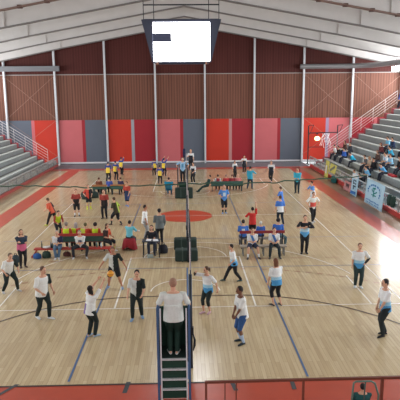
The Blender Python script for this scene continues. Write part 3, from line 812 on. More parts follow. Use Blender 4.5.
person('seated player in white shirt with blue stripe and dark trousers facing the camera', (3.82,23.35), 182, 1.62, dict(c=[(224,228,232),(62,112,184)], p='stripe'), dict(c=(36,48,54)),
       sit(.45, 1.62, fl=(-.13,.26,0), fr=(.13,.26,0), hl=(-.06,.2,.42), hr=(.06,.2,.42), lean=12), ('short', (70,56,50)), shoes=(70,72,70), group=GB_)
# ---- far court players
YB = dict(c=[(228,196,70),(56,72,142)], p='upper')
GY = 'far players in yellow and blue'
for lab, x, y, ps, hh, po in (
    ('yellow and blue player first of the trio by the red-orange panel', -6.4, 45.06, 10, 1.68, dict(hl=(-.2,.12,.5), fl=(-.1,0,0), fr=(.07,.02,0))),
    ('yellow and blue player at the middle of the trio with arm stretched out', -5.95, 46.1, 30, 1.62, dict(hr=(.3,.12,.68), fl=(-.05,0,0), fr=(.1,.02,0))),
    ('yellow and blue player raising a hand in front of the red-orange panel', -5.79, 49.06, 20, 1.6, dict(hr=(.1,.14,.98), fl=(-.03,0,0), fr=(.05,.02,0))),
    ('yellow and blue player leaning sideways before the pink panel', -2.78, 48.6, -30, 1.45, dict(lean=16, fl=(-.12,0,0), fr=(.06,.02,0))),
    ('yellow and blue player reaching up before the pink panel', -1.95, 48.1, 30, 1.58, dict(hl=(-.08,.2,1.05), hr=(.16,.25,1.05), fl=(-.06,0,0), fr=(.08,.02,0))),
    ('yellow and blue player nearest the seated teal jacket', -2.1, 43.68, 5, 1.5, dict(hl=(-.13,.18,.6), hr=(.13,.18,.6), fl=(-.07,0,0), fr=(.08,.02,0)))):
    person(lab, (x,y), ps, hh, YB, dict(c=BLACK, n='leggings'), po, ('short', (44,44,70)), group=GY, voxel=.017)
WK = dict(c=[(36,38,48),(206,208,212)], p='upper')
GW = 'far players in black and white'
for lab, x, y, ps, hh, po in (
    ('black and white player standing behind the far green bench', 4.13, 46.41, 150, 1.5, dict(hl=(-.14,.12,.6))),
    ('black and white player farthest back on the grey strip', 5.26, 49.37, 170, 1.6, dict(hr=(.12,.12,.72))),
    ('black and white player with one knee bent by the pink panel', 6.89, 43.98, 200, 1.74, dict(fl=(-.02,0,0), fr=(.05,-.1,.06), hl=(-.18,.1,.5))),
    ('black and white player beside the far umpire stand', .6, 43.98, 215, 1.68, dict(hl=(-.1,.16,.55), hr=(.16,.1,.5), fl=(-.06,0,0), fr=(.05,.06,0)))):
    person(lab, (x,y), ps, hh, WK, dict(c=BLACK, n='leggings'), po, ('short', HB), shoes=(196,186,186), group=GW, voxel=.017)
person('fair-haired player in white and black farther back behind the far umpire stand', (.47,51.8), 190, 1.95, WK, dict(c=BLACK), dict(hr=(.1,.12,.7)), ('short', (206,150,110)), group=GW, voxel=.017)
person('coach in turquoise jacket pointing right of the far green bench', (4.8,40.75), 20, 1.7, dict(c=[(56,156,186)], sleeve='long', n='jacket'), dict(c=(46,62,80)),
       dict(hr=(.22,.16,.7), hl=(-.12,.1,.5), fl=(-.12,0,0), fr=(.08,.04,0)), ('short', HB), group='officials and bystanders', voxel=.017, w=1.05)
# ---- far benches
GFB = 'people seated on the far benches'
for lab, x, y, ps, tp, hc_ in (
    ('person in blue seated on the far brown bench', -5.55, 39.4, 0, dict(c=[(70,90,170)]), (50,44,60)),
    ('person in navy seated at the end of the far brown bench', -4.75, 39.4, 20, dict(c=[(56,52,86),(190,100,60)], p='lower', sleeve='long'), (90,54,40)),
    ('small person behind the far brown bench', -6.3, 39.4, 0, dict(c=[(120,70,50)]), (92,56,44)),
    ('person in dark red with white sleeves seated on the far green bench', 2.35, 40.15, 0, dict(c=[(150,50,62),(196,204,208)], p='bib'), HB),
    ('person in red seated second on the far green bench', 2.95, 40.15, 0, dict(c=[(190,60,66)]), (150,120,110)),
    ('person in maroon seated third on the far green bench', 3.4, 40.15, 0, dict(c=[(150,52,60)]), (120,80,70)),
    ('person in pink seated at the end of the far green bench', 3.85, 40.15, 0, dict(c=[(206,120,120),(60,60,70)], p='lower'), (200,160,140))):
    person(lab, (x,y), ps, 1.5, tp, dict(c=BLACK), sit(.42, 1.5, pel=(0,-.02,.335)), ('short', hc_), group=GFB, voxel=.018)
person('person in dark green tracksuit leaning back with legs stretched out by the far green bench', (1.6,39.95), -95, 1.6, dict(c=[(30,64,62)], sleeve='long', n='jacket'), dict(c=(30,60,58)),
       dict(pel=(0,.02,.3), lean=-18, fl=(-.06,.42,0), fr=(.06,.44,0), hl=(-.14,.1,.38), hr=(.14,.1,.38), kl=(0,.4,1), kr=(0,.4,1)), ('short', HB), shoes=(40,60,60), group=GFB, voxel=.017)
# ---- spectators in the stand
GS = 'spectators in the stand'
def spect(lab, row, y, tp, hair=('short', HB), bot=(50,54,66), ps=258, hh=1.72, **po):
    y = y-2.0 if y < 48 else y-.8
    zz = .40+.46*(row+2); x = 12.7+.65*(row+2)+.16
    s = .075/hh
    d = dict(pel=(0,0,s+.055), lean=14, fl=(-.075,.3,-.46/hh), fr=(.08,.28,-.46/hh), hl=(-.05,.24,.16), hr=(.05,.22,.16), kl=(-.2,1,1), kr=(.2,1,1))
    d.update(po)
    person(lab, (x,y), ps, hh, tp, dict(c=bot), d, hair, group=GS, voxel=.018, z0=zz)
C1 = lambda *c, **k: dict(c=list(c), **k)
spect('spectator in white nearest the corner railing', 0, 52.3, C1((222,224,224)), ps=275)
spect('spectator in black between the white and the blue tops near the corner', 0, 51.0, C1((40,40,46), sleeve='long'))
spect('spectator in royal blue jacket in the corner cluster', 0, 49.2, C1((60,104,190), sleeve='long', n='jacket'), ps=255)
spect('spectator in turquoise jacket bending forward at the edge of the corner cluster', 0, 47.6, C1((40,170,208), sleeve='long', n='jacket'), lean=38, ps=285)
spect('spectator in brown seated behind the royal blue jacket', 1, 51.2, C1((92,64,56), sleeve='long'), hair=('bob', (50,36,34)))
spect('spectator in dark grey behind the corner cluster', 1, 49.6, C1((60,62,70), sleeve='long'))
spect('spectator in white and light blue sitting alone at the parapet above the posters', -2, 42.9, C1((160,196,228),(226,230,234), p='number'), hair=('short', HBR))
spect('spectator in black sitting low beside the pale blue shirt at the parapet', -2, 41.3, C1((36,38,44), sleeve='long'), bot=(30,32,38), lean=26)
spect('spectator in sky blue shirt leaning forward in the middle cluster', -1, 41.9, C1((120,186,226)), lean=30)
spect('spectator in white and grey in the middle cluster', 0, 44.6, C1((204,204,204),(90,90,96), p='half'))
spect('spectator in black jacket in the middle cluster', 0, 42.6, C1((38,40,46), sleeve='long', n='jacket'))
spect('fair-haired spectator in pale shirt in the middle cluster', 0, 43.5, C1((190,170,150)), hair=('bob', (150,116,86)))
spect('spectator in white shirt with blue stripe in the middle cluster', 1, 42.0, C1((222,226,230),(110,170,220), p='stripe'))
spect('spectator in dark red with arms folded in the upper cluster', 2, 44.8, C1((110,56,58), sleeve='long'), hair=('bob', (96,44,40)))
spect('spectator in light blue shirt at the back of the upper cluster', 3, 45.2, C1((120,188,224)))
spect('dark-haired spectator in dark blue at the very back of the upper cluster', 3, 44.2, C1((50,62,92), sleeve='long'))
spect('spectator in bright cyan jacket in the upper cluster', 2, 42.6, C1((70,182,222), sleeve='long', n='jacket'), lean=30)
spect('spectator in pale blue shirt below the bright cyan jacket', 1, 41.0, C1((150,200,230)), hair=('short', HBR))
spect('spectator in brown top in front of the dark red one', 1, 43.6, C1((96,76,70), sleeve='long'), hair=('long', (70,48,42)))
spect('spectator in blue bending over in the lower rows of the middle cluster', 0, 40.4, C1((96,168,218)), lean=42)
spect('spectator in black sitting apart near the red seat cushions', 1, 39.2, C1((34,36,42), sleeve='long'))
spect('spectator in black sitting apart above the upper cluster', 3, 41.9, C1((36,38,44), sleeve='long'), bot=(34,34,40))
spect('person in blue standing alone high up in the stand', 10, 53.5, C1((50,86,170), sleeve='long', n='jacket'), pel=(0,0,.3))
finish_people()

# ================================================================== OBJECTS ON THE FLOOR
# ---- umpire stands
def umpire_stand(x, y, zp, label, facing=1, pad=(30,60,48), blue=(62,92,128), panel=True):
    """ladder side at local y=-.2, front padded panel at +.45"""
    t = empty('umpire_stand', (x,y,0), 0 if facing > 0 else PI, label, 'umpire stand')
    Mb = mat(blue, .5); Mw = mat((206,210,212), .5); Mg = mat(pad, .7)
    for s in (-1, 1):
        q = MB(); q.bar((s*.36,-.2,0),(s*.36,-.17,zp+1.2),.055,.05); q.build('upright', Mb, t)
        q = MB(); q.bar((s*.295,-.22,0),(s*.295,-.19,zp+1.2),.03,.04); q.build('ladder_rail', Mw, t)
        q = MB(); q.bar((s*.36,.5,0),(s*.36,.46,zp+1.0),.06,.06); q.build('front_leg', Mb, t)
        q = MB(); q.tube([(s*.36,-.17,zp+1.2),(s*.36,.1,zp+1.18),(s*.36,.46,zp+1.0)],.028,8); q.build('handrail', Mb, t, smooth=True)
    q = MB(); q.box(-.33,.33,-.19,.45,zp-.05,zp); q.build('platform', mat((40,58,54),.7), t)
    n = max(1, int(zp/.25))
    for i in range(1, n+1):
        z = zp-.25*i+.25-.02
        q = MB(); q.box(-.28,.28,-.26,-.18,z-.012,z+.012); q.build('tread', Mw, t)
        q = MB(); q.box(-.28,.28,-.17,-.15,max(.02,z-.26),z-.012); q.build('riser', Mg, t)
    if panel:
        q = MB(); q.box(-.35,.35,.47,.56,zp-.45,zp+.98); q.build('padded_panel', Mg, t, bevel=.02)
        for s in (-1, 1):
            q = MB(); q.box(s*.335-.012,s*.335+.012,-.14,.46,zp,zp+.75); q.build('side_panel', Mg, t)
    return t
umpire_stand(-.335, 11.98, 1.05, 'near blue and white umpire stand with ladder steps and green padding')
umpire_stand(-.24, 39.25, .83, 'far umpire stand with dark posts in front of the far net', -1, blue=(44,44,50), panel=False)
# ---- nets and posts
def net(y0, y1, x, label):
    t = empty('volleyball_net', (x,0,0), 0, label, 'net')
    bow = lambda y: .05*math.sin(PI*(y-y0)/(y1-y0))
    Mk = mat((38,40,44), .8)
    q = MB(); n = 60; zs = [1.42+.1*i for i in range(11)]
    for i in range(n+1):
        y = y0+(y1-y0)*i/n; q.bar((bow(y),y,1.42),(bow(y),y,2.42),.012,.012)
    for z in zs[1:-1]:
        q.tube([(bow(y0+(y1-y0)*i/20),y0+(y1-y0)*i/20,z) for i in range(21)], .006, 4)
    q.build('netting', Mk, t)
    q = MB()
    for i in range(20):
        a = y0+(y1-y0)*i/20; b2 = y0+(y1-y0)*(i+1)/20
        q.bar((bow(a),a,2.4),(bow(b2),b2,2.4),.03,.07)
    q.build('top_tape', mat((60,62,66),.7), t)
    q = MB(); 
    for i in range(20):
        a = y0+(y1-y0)*i/20; b2 = y0+(y1-y0)*(i+1)/20
        q.bar((bow(a),a,1.43),(bow(b2),b2,1.43),.02,.05)
    q.build('bottom_tape', mat((210,212,212),.7), t)
    for y in (y0+.5, y1-.5):
        q = MB(); q.tube([(0,y,1.42),(0,y,3.2)], .012, 6); q.build('antenna', mat((205,190,190)), t)
    return t
net(13.5, 22.5, .07, 'volleyball net of the near court seen end on')
net(24.6, 36.9, .03, 'volleyball net of the far court seen end on')
def post(y, x, label, pad=None, top=2.55):
    t = empty('net_post', (x,y,0), 0, label, 'net post')
    q = MB(); q.tube([(0,0,0),(0,0,top)], .045, 12); q.build('pole', mat((52,58,66),.4,.4), t, smooth=True)
    q = MB(); q.box(-.07,.07,-.09,.02,.95,1.15); q.build('winch', M_dkmetal, t)
    if pad:
        q = MB(); q.tube([(0,0,pad[0]),(0,0,pad[1])], .1, 14); q.build('padding', mat(pad[2],.8), t, smooth=True)
post(13.3, .07, 'dark net post right of the near umpire stand')
post(22.55, .05, 'net post behind the nearer green floor pad')
post(24.5, .03, 'net post at the second green floor pad')
post(37.0, .03, 'far net post before the far umpire stand')
post(42.0, -.13, 'tall far post with navy padding behind the far umpire', (2.34,2.95,(34,38,70)), 3.0)
for y, xa, xb_, hh, lab in ((22.6,-.52,.46,.5,'nearest dark green pad around the net post foot'),(24.35,-.6,.45,.52,'dark green pad behind the nearest pad under the net'),(37.2,-.78,.45,.72,'dark green pads heaped at the foot of the far umpire stand')):
    q = MB(); q.box(xa,xb_,y,y+.5,0,hh)
    o = tag(q.build('post_pad', mat((40,56,52),.65,bump=.1), bevel=.06), lab, 'pad', 'green pads under the nets')
    for s in (.33,.66):
        q = MB(); xx = xa+(xb_-xa)*s; q.box(xx-.03,xx+.03,y-.012,y+.51,.0,hh+.008); q.build('strap', mat((66,82,76)), o)
# strap bundle hanging from near post
q = MB()
for i in range(4): q.tube([(.105+.012*i,13.3,1.05-.05*i),(.15+.01*i,13.25,.8),(.13+.015*i,13.25,.5+.04*i)], .014, 6)
tag(q.build('strap_bundle', mat((38,44,48)), smooth=True), 'bundle of dark straps hanging by the near net post', 'straps')

# ---- benches
def bench(x0, x1, y, z, col, label, backrest=None, group=None, legs_col=None, slant=0.):
    t = empty('bench', ((x0+x1)/2,y,0), 0, label, 'bench', group)
    hw = (x1-x0)/2
    q = MB(); q.box(-hw,hw,-.16,.16,z-.06,z); q.build('seat', mat(col,.5), t, bevel=.012)
    for xx in (-hw+.12, 0, hw-.12):
        s = -slant if xx < 0 else (slant if xx > 0 else 0)
        q = MB()
        q.bar((xx,-.13,z-.06),(xx+s,-.15,0),.05,.05); q.bar((xx,.13,z-.06),(xx+s,.15,0),.05,.05); q.bar((xx+s,-.15,.06),(xx+s,.15,.06),.04,.04)
        q.build('leg', mat(legs_col or col,.5), t)
    if backrest:
        zt, c1, c2 = backrest
        q = MB(); q.box(-hw,hw,-.34,-.29,zt-.13,zt); q.build('back_rail', mat(c1,.5), t, bevel=.01)
        if c2:
            q = MB(); q.box(-hw+.03,hw-.03,-.335,-.305,z+.02,zt-.135); q.build('back_panel', mat(c2,.6), t)
        for xx in (-hw+.1, 0, hw-.1):
            q = MB(); q.bar((xx,-.27,0),(xx,-.3,zt-.02),.05,.04); q.build('upright', M_dkmetal, t)
    return t
bench(-6.75, -3.35, 23.68, .4, (170,62,54), 'low red bench carrying bottles and two seated people', slant=.22)
bench(-5.95, -3.7, 24.75, .45, (150,60,54), 'green-backed bench with red top rail behind the low red bench', (.86,(168,62,54),(52,78,70)), legs_col=(60,64,64))
bench(2.42, 4.5, 24.75, .45, (136,130,124), 'bench with maroon top rail and backs of players in blue', (.86,(140,52,56),None), legs_col=(110,112,112))
bench(2.35, 4.4, 23.45, .44, (170,160,146), 'pale bench with thin legs under two players in white and blue', legs_col=(120,120,118))
bench(1.8, 4.2, 40.15, .42, (44,66,62), 'dark green bench with seated players in red at the far court', (.76,(60,92,86),(58,88,82)), legs_col=(58,84,80))
bench(-6.75, -5.7, 39.4, .42, (52,78,70), 'short far bench with brown top rail', (.74,(170,112,72),(66,100,92)), legs_col=(70,92,88))
bench(-5.45, -4.2, 39.4, .42, (52,78,70), 'far brown-topped bench with people in blue and navy', (.74,(170,112,72),(66,100,92)), legs_col=(70,92,88))
# ---- things on and under the red bench
def bottle(x, y, z, col, lab, hh=.24):
    t = tag(MB().loft([((0,0,0),(.036,0,0),(0,.036,0)),((0,0,hh*.65),(.036,0,0),(0,.036,0)),((0,0,hh*.82),(.015,0,0),(0,.015,0)),((0,0,hh*.9),(.015,0,0),(0,.015,0))],12).build('bottle', mat(col,.3), None, (x,y,z), smooth=True), lab, 'bottle', 'bottles on the red bench')
    q = MB(); q.tube([(0,0,hh*.88),(0,0,hh)], .018, 10); q.build('cap', mat((60,90,140)), t)
bottle(-6.42, 23.7, .4, (96,104,96), 'tall dark bottle at the free end of the red bench', .3)
bottle(-6.02, 23.72, .4, (52,66,84), 'dark blue bottle on the red bench beside the white towel', .27)
bottle(-5.93, 23.64, .4, (60,80,76), 'greenish bottle on the red bench beside the person in jeans', .25)
bottle(-5.2, 23.7, .4, (206,212,214), 'white bottle on the red bench between the two seated people', .24)
bottle(-4.0, 23.7, .4, (80,110,104), 'green bottle on the red bench near the orange player', .24)
bottle(-3.8, 23.66, .4, (190,200,200), 'pale bottle on the red bench near the orange player', .22)
q = MB(); q.ball((0,0,.045),.17,.1,.05); q.ball((.1,.02,.05),.1,.09,.055)
tag(q.build('towel', mat((222,222,220),.9,bump=.4), None, (-6.22,23.68,.395), smooth=True), 'crumpled white towel on the red bench', 'towel')
def bag(x, y, c, wd, dp, hh, lab, z=0, rz=0., grp=None):
    q = MB(); q.loft([((0,0,0),(wd*.42,0,0),(0,dp*.42,0)),((0,0,.02),(wd*.5,0,0),(0,dp*.5,0)),((0,0,hh*.5),(wd*.52,0,0),(0,dp*.5,0)),((0,0,hh*.85),(wd*.42,0,0),(0,dp*.36,0)),((0,0,hh),(wd*.2,0,0),(0,dp*.12,0))],18)
    o = tag(q.build('bag', mat(c,.8,bump=.3), None, (x,y,z), rz, smooth=True), lab, 'bag', grp)
    q = MB(); q.tube([(-wd*.2,0,hh*.9),(-wd*.12,0,hh*1.18),(wd*.12,0,hh*1.18),(wd*.2,0,hh*.9)], .014, 8); q.build('handle', mat((40,42,46)), o, smooth=True)
    return o
bag(-6.58, 23.45, (46,88,150), .36, .26, .24, 'blue bag on the floor under the red bench end')
bag(-6.2, 23.55, (46,66,58), .38, .26, .3, 'dark green bag beside the blue bag under the red bench')
bag(-7.35, 22.9, (52,66,72), .3, .25, .34, 'dark bag on the floor behind the woman in pink')
bag(-5.35, 23.75, (84,50,46), .34, .2, .2, 'small brown bag under the red bench between the two seated people')
bag(-1.08, 24.0, (38,40,48), .42, .3, .4, 'black bag on the floor at the right of the scorer table')
for i, (x, y, hh, lab) in enumerate(((-6.9,37.5,.36,'dark green kit bag lowest of the pile below the far brown bench'),(-6.45,38.0,.45,'dark green kit bag nearest the far brown bench'),(-7.1,38.3,.42,'dark green kit bag at the open side of the far pile'))):
    bag(x, y, (44,58,54), .62, .4, hh, lab, grp='dark kit bags at the far left court')
bag(11.85, 43.4, (30,92,92), 1.3, .3, .5, 'teal bag lying on the floor under the small yellow poster', 0, PI/2)
# ---- scorer table, chairs, drape
t = empty('scorer_table', (-1.57,23.5,0), 0, 'small dark scorer table with papers in front of the woman in black', 'table')
q = MB(); q.box(-.4,.4,-.25,.25,.7,.74); q.build('tabletop', mat((44,48,60),.5), t, bevel=.01)
for sx in (-.34,.34):
    for sy in (-.2,.2):
        q = MB(); q.bar((sx,sy,.7),(sx*1.05,sy*1.1,0),.035,.035); q.build('leg', M_dkmetal, t)
for x, y, rz, lab in ((-1.38,23.45,.2,'white sheet nearest the edge on the scorer table'),(-1.68,23.5,-.1,'white sheet before the woman in black on the scorer table')):
    q = MB(); q.box(-.11,.11,-.15,.15,0,.012); tag(q.build('paper', mat((226,228,232),.8), None, (x,y,.742), rz), lab, 'paper', 'papers on the scorer table')
q = MB(); q.box(-.12,.12,-.1,.1,0,.13); tag(q.build('box', mat((150,160,156),.7), None, (-1.62,23.3,0), .3, bevel=.01), 'pale box on the floor below the scorer table', 'box')
def chair(x, y, rz, seatz, col, lab, backh=.4):
    t = empty('chair', (x,y,0), rz, lab, 'chair')
    q = MB(); q.box(-.21,.21,-.21,.2,seatz-.04,seatz); q.build('seat', mat(col,.6), t, bevel=.015)
    q = MB(); q.box(-.2,.2,-.25,-.22,seatz+.12,seatz+backh); q.build('backrest', mat(col,.6), t, bevel=.01)
    for sx in (-.19,.19):
        q = MB(); q.tube([(sx,.18,0),(sx,.18,seatz-.03)],.013,8); q.build('leg', M_dkmetal, t)
        q = MB(); q.tube([(sx,-.22,0),(sx,-.21,seatz),(sx,-.245,seatz+backh)],.013,8); q.build('leg', M_dkmetal, t)
    return t
chair(-1.58, 24.12, PI, .45, (60,62,70), 'dark chair under the woman in black at the scorer table')
chair(-1.25, 38.55, -.14, .42, (36,96,116), 'chair under the person in the teal jacket')
t = empty('stool', (-2.66,24.66,0), -.2, 'low stool under the red drape of the person in turquoise', 'stool')
q = MB(); q.tube([(0,0,.44),(0,0,.49)], .17, 20); q.build('seat', mat((110,60,60),.6), t)
for a in range(4):
    q = MB(); q.tube([(.11*math.cos(a*PI/2+.8),.11*math.sin(a*PI/2+.8),.44),(.15*math.cos(a*PI/2+.8),.15*math.sin(a*PI/2+.8),0)], .014, 8); q.build('leg', M_dkmetal, t)
q = MB(); n = 40; zs = [(.53,.2,.0),(.5,.27,.0),(.3,.31,.03),(.1,.33,.05),(.02,.34,.06)]
vs = []
for z, r0, am in zs:
    for j in range(n):
        a = 2*PI*j/n; rr = r0*(1+am/r0*math.sin(9*a)*.6)
        zz = z+(.16*max(0, math.cos(a+PI/2))**4 if z < .2 else 0)
        vs.append((rr*math.cos(a)*1.0, rr*math.sin(a)*.95, zz))
fs = [(i*n+j, i*n+(j+1)%n, (i+1)*n+(j+1)%n, (i+1)*n+j) for i in range(len(zs)-1) for j in range(n)]+[tuple(range(n))]
q.add(vs, fs); o = q.build('drape', mat((150,44,52),.85,bump=.2), None, (-2.66,24.66,0), -.2, smooth=True)
sd_ = o.modifiers.new('thick', 'SOLIDIFY'); sd_.thickness = .012
tag(o, 'red cloth draped over the chair of the person in turquoise', 'drape')
q = MB(); q.box(-.14,.14,-.1,.1,0,.02); tag(q.build('writing_pad', mat((224,228,232),.7), None, (-2.33,25.0,.79), .3), 'white writing pad held by the person in turquoise', 'pad')
# ---- ball in play
q = MB(); q.ball((0,0,0),.112,.112,.112,None,24,16)
for i, fc in enumerate(q.f): q.m[i] = 1 if (fc[0]//24) % 5 == 2 else 0
tag(q.build('volleyball', [mat((226,158,52),.5), mat((190,110,50),.5)], None, (-2.6,17.9,1.08), smooth=True), 'orange volleyball in the air above raised hands', 'ball')

# ---- hall divider rope, hung with slack across the court
pts = []
for x, z in ((-13.0,1.2),(-11,1.24),(-7.66,1.11),(-6.2,1.05),(-3.72,1.12),(.25,1.21),(2.5,1.24),(3.57,1.13),(4.77,1.28),(5.7,1.2),(6.57,1.33),(10.24,1.5),(12.06,1.62)):
    pts.append((x,36,z))
fine = []
for i in range(len(pts)-1):
    for j in range(6):
        u = j/6; a, c = pts[i], pts[i+1]
        fine.append((a[0]+(c[0]-a[0])*u, 36, a[2]+(c[2]-a[2])*u+.035*math.sin(9*(a[0]+(c[0]-a[0])*u)*.55)))
fine.append(pts[-1])
q = MB(); q.tube(fine, .042, 6)
tag(q.build('divider_rope', mat((58,84,70),.8), smooth=True), 'wavy green rope strung across the hall between the two stands', 'rope')
for x, z1_, lab in ((-13.0,1.3,'slim steel post holding the rope at the empty stand'),(12.1,1.7,'slim steel post holding the rope at the spectators parapet')):
    q = MB(); q.tube([(0,0,0),(0,0,z1_)], .03, 8); q.box(-.12,.12,-.12,.12,0,.02)
    tag(q.build('rope_post', M_steel, None, (x,36.0,0), smooth=False), lab, 'post')

# ---- barrier at the near end, with a child on a tubular chair
t = empty('barrier', (0,11.2,0), 0, 'rust-brown barrier with thin posts along the near red border', 'barrier')
q = MB(); q.bar((.35,0,.75),(6.4,0,.78),.06,.05); q.build('top_rail', mat((110,62,48),.5), t)
q = MB(); q.bar((.35,0,.12),(6.4,0,.12),.04,.04); q.build('bottom_rail', mat((110,62,48),.5), t)
for x, wd in ((.38,.05),(.8,.025),(1.05,.025),(2.55,.05),(4.32,.06),(6.3,.05)):
    q = MB(); q.bar((x,0,0),(x,0,.76),wd,wd); q.build('post', mat((118,64,50),.5), t)
x0 = 3.73
t = empty('tube_chair', (x0,10.85,0), 0, 'green tubular chair behind the near barrier', 'chair')
q = MB(); q.tube([(-.27,-.2,0),(-.27,-.22,.5),(-.25,-.26,1.0),(-.2,-.26,1.03),(.12,-.26,1.03),(.2,-.26,.98),(.3,-.24,.7),(.3,-.2,.4),(.28,-.2,0)], .022, 8); q.build('back_frame', mat((96,122,112),.4,.2), t, smooth=True)
q = MB(); q.box(-.25,.25,-.22,.22,.14,.18); q.build('seat', mat((34,72,70),.6), t, bevel=.01)
for sx in (-.25,.25):
    q = MB(); q.tube([(sx,.2,0),(sx,.2,.15)], .018, 8); q.build('leg', mat((96,122,112),.4,.2), t)
q = MB(); q.tube([(0,-.26,1.02),(-.01,-.25,.7),(-.02,-.22,.18)], .016, 8); q.build('back_slat', mat((70,86,80),.4,.2), t, smooth=True)
PENDING.clear()
person('dark-haired child in teal jacket seated on the green tubular chair', (3.78,10.9), 5, 1.2, dict(c=[(34,84,84)], sleeve='long', n='jacket'), dict(c=BLACK), sit(.18, 1.2, lean=2, pel=(0,-.03,.2)), ('short', (36,32,34)), group='officials and bystanders', w=1.15)
finish_people()

# ---- banners on the spectators' parapet
def hang(name, y0, y1, z0, z1, x, label, cat, base, marks, lean=.15):
    """flat cloth facing the court: u runs from far (y1) to near (y0), v up"""
    t = empty(name, (x,(y0+y1)/2,z0), 0, label, cat)
    hw = (y1-y0)/2; hh = z1-z0
    def pt(u, v, d=0.): return (lean*v-.02*math.sin(5*u*PI)-d, hw-2*hw*u, hh*v)
    n = 12; q = MB()
    vs = [pt(i/n, j/6) for j in range(7) for i in range(n+1)]
    q.add(vs, [(j*(n+1)+i, j*(n+1)+i+1, (j+1)*(n+1)+i+1, (j+1)*(n+1)+i) for j in range(6) for i in range(n)])
    o = q.build('cloth', mat(base,.8), t, smooth=True); sm = o.modifiers.new('thick','SOLIDIFY'); sm.thickness = .01
    for nm, col, quads in marks:
        if nm == 'lettering':
            for u0, v0, u1, v1, wd in quads:
                q = MB(); q.bar(Vector(pt(u0,v0,.03)), Vector(pt(u1,v1,.03)), .012, wd); q.build('letter', mat(col,.8), t)
            continue
        q = MB()
        for u0, v0, u1, v1, wd in quads:
            a = Vector(pt(u0,v0,.03)); c = Vector(pt(u1,v1,.03)); q.bar(a, c, .012, wd)
        q.build(nm, mat(col,.8), t)
    return t
ar = []
for i in range(11):
    a = R(200-22*i); b2 = R(200-22*(i+.6))
    ar.append((.5+.33*math.cos(a), .58+.27*math.sin(a), .5+.33*math.cos(b2), .58+.27*math.sin(b2), .1))
tr_ = [(.5,.38,.5,.75,.09),(.5,.55,.36,.66,.07),(.5,.5,.64,.62,.07),(.38,.45,.62,.45,.06),(.42,.72,.58,.74,.08)]
wv_ = [(.12+.15*i,.18+.03*(i%2),.24+.15*i,.2-.03*(i%2),.05) for i in range(5)]+[(.15+.15*i,.1,.25+.15*i,.09,.04) for i in range(5)]
hang('banner', 31.75, 35.0, .05, 1.62, 11.6, 'large pale blue banner with a green emblem hung on the parapet', 'banner', (178,212,232), [('lettering',(74,130,190),ar),('emblem',(40,140,140),tr_),('wave_mark',(88,140,200),wv_)])
hang('banner', 36.85, 38.25, .0, 1.5, 11.65, 'narrow pale blue and white banner with dark glyphs on the parapet', 'banner', (170,206,226),
     [('letter',(44,58,80),[(.3,.7,.7,.7,.09),(.32,.72,.32,.54,.1),(.3,.56,.7,.56,.09)]),('letter',(44,58,80),[(.3,.44,.7,.44,.09),(.5,.46,.5,.3,.1)]),('band',(226,230,232),[(.1,.88,.9,.92,.3)]),('blue_band',(60,120,190),[(.1,.12,.9,.16,.2)])])
hang('poster', 44.85, 45.9, .0, 1.52, 11.7, 'tall yellow poster with a white figure on the parapet', 'poster', (214,206,110), [('figure',(230,232,224),[(.5,.3,.5,.75,.35),(.4,.55,.6,.6,.2)]),('edge_band',(150,150,60),[(.1,.1,.9,.1,.08)])])
hang('poster', 42.8, 44.6, .72, 1.42, 11.75, 'small yellow and grey poster beside the tall yellow one', 'poster', (206,200,110), [('grey_mark',(120,124,110),[(.2,.2,.8,.8,.2)])])
hang('poster', 38.7, 40.4, .0, .66, 11.75, 'pink framed notice with a dark square on the parapet', 'poster', (196,140,140), [('dark_square',(92,80,84),[(.3,.5,.7,.5,.36)])])
for y, r_w, lab in ((37.0,0,'red cushion on the second row above the large banner'),(36.6,1,'red cushion on the third row above the large banner'),(34.9,-2,'red cushion on the lowest row behind the large banner')):
    x = 12.7+.65*(r_w+2); z = .40+.46*(r_w+2)+.075
    q = MB(); q.box(-.16,.16,-.5,.5,0,.14); tag(q.build('seat_cushion', mat((176,52,58),.8), None, (x+.14,y,z), bevel=.03), lab, 'cushion', 'red cushions in the stand')
for y, lab in ((31.0,'dark green jacket hung over the parapet, nearer one'),(31.6,'dark green jacket hung over the parapet, next to the large banner')):
    q = MB(); q.loft([((12.03,y,1.12),(.1,0,0),(0,.2,0)),((12.0,y,1.0),(.13,0,0),(0,.26,0)),((11.97,y,.75),(.12,0,0),(0,.27,0)),((11.96,y,.5),(.1,0,0),(0,.23,0))],14)
    tag(q.build('jacket', mat((40,62,56),.85,bump=.3), smooth=True), lab, 'jacket', 'jackets on the parapet')
# ---- portable frame in the far corner with a lamp and a sheet of plastic
t = empty('goal_frame', (13.8,55.0,0), 0, 'black portable frame standing in the far corner before the panels', 'frame')
for sx in (-1.5, 1.42):
    q = MB(); q.bar((sx,0,0),(sx,0,3.9),.1,.08); q.build('post', M_dkmetal, t)
    q = MB(); q.bar((sx,0,3.9),(sx+.5,0,3.95),.08,.06); q.bar((sx+.5,0,3.95),(sx+.1,0,3.0),.05,.05); q.build('bracket', M_dkmetal, t)
    q = MB(); q.bar((sx,-.6,.05),(sx,.6,.05),.1,.08); q.build('foot', M_dkmetal, t)
q = MB(); q.bar((-1.5,0,3.15),(1.42,0,3.2),.12,.09); q.build('crossbar', M_dkmetal, t)
q = MB(); q.bar((-1.5,0,1.75),(0,0,1.75),.06,.06); q.build('lower_bar', M_dkmetal, t)
t = empty('work_lamp', (13.15,54.8,0), 0, 'lit lamp clamped below the bar of the black corner frame', 'lamp')
q = MB(); q.ball((0,0,2.62),.28,.2,.22); q.build('bulb', mat((255,196,140),.5,emit=3.2), t, smooth=True)
q = MB(); q.tube([(0,.1,2.8),(0,.15,3.1)], .03, 8); q.box(-.1,.1,.05,.25,3.08,3.14); q.build('clamp', M_dkmetal, t)
q = MB(); random.seed(3)
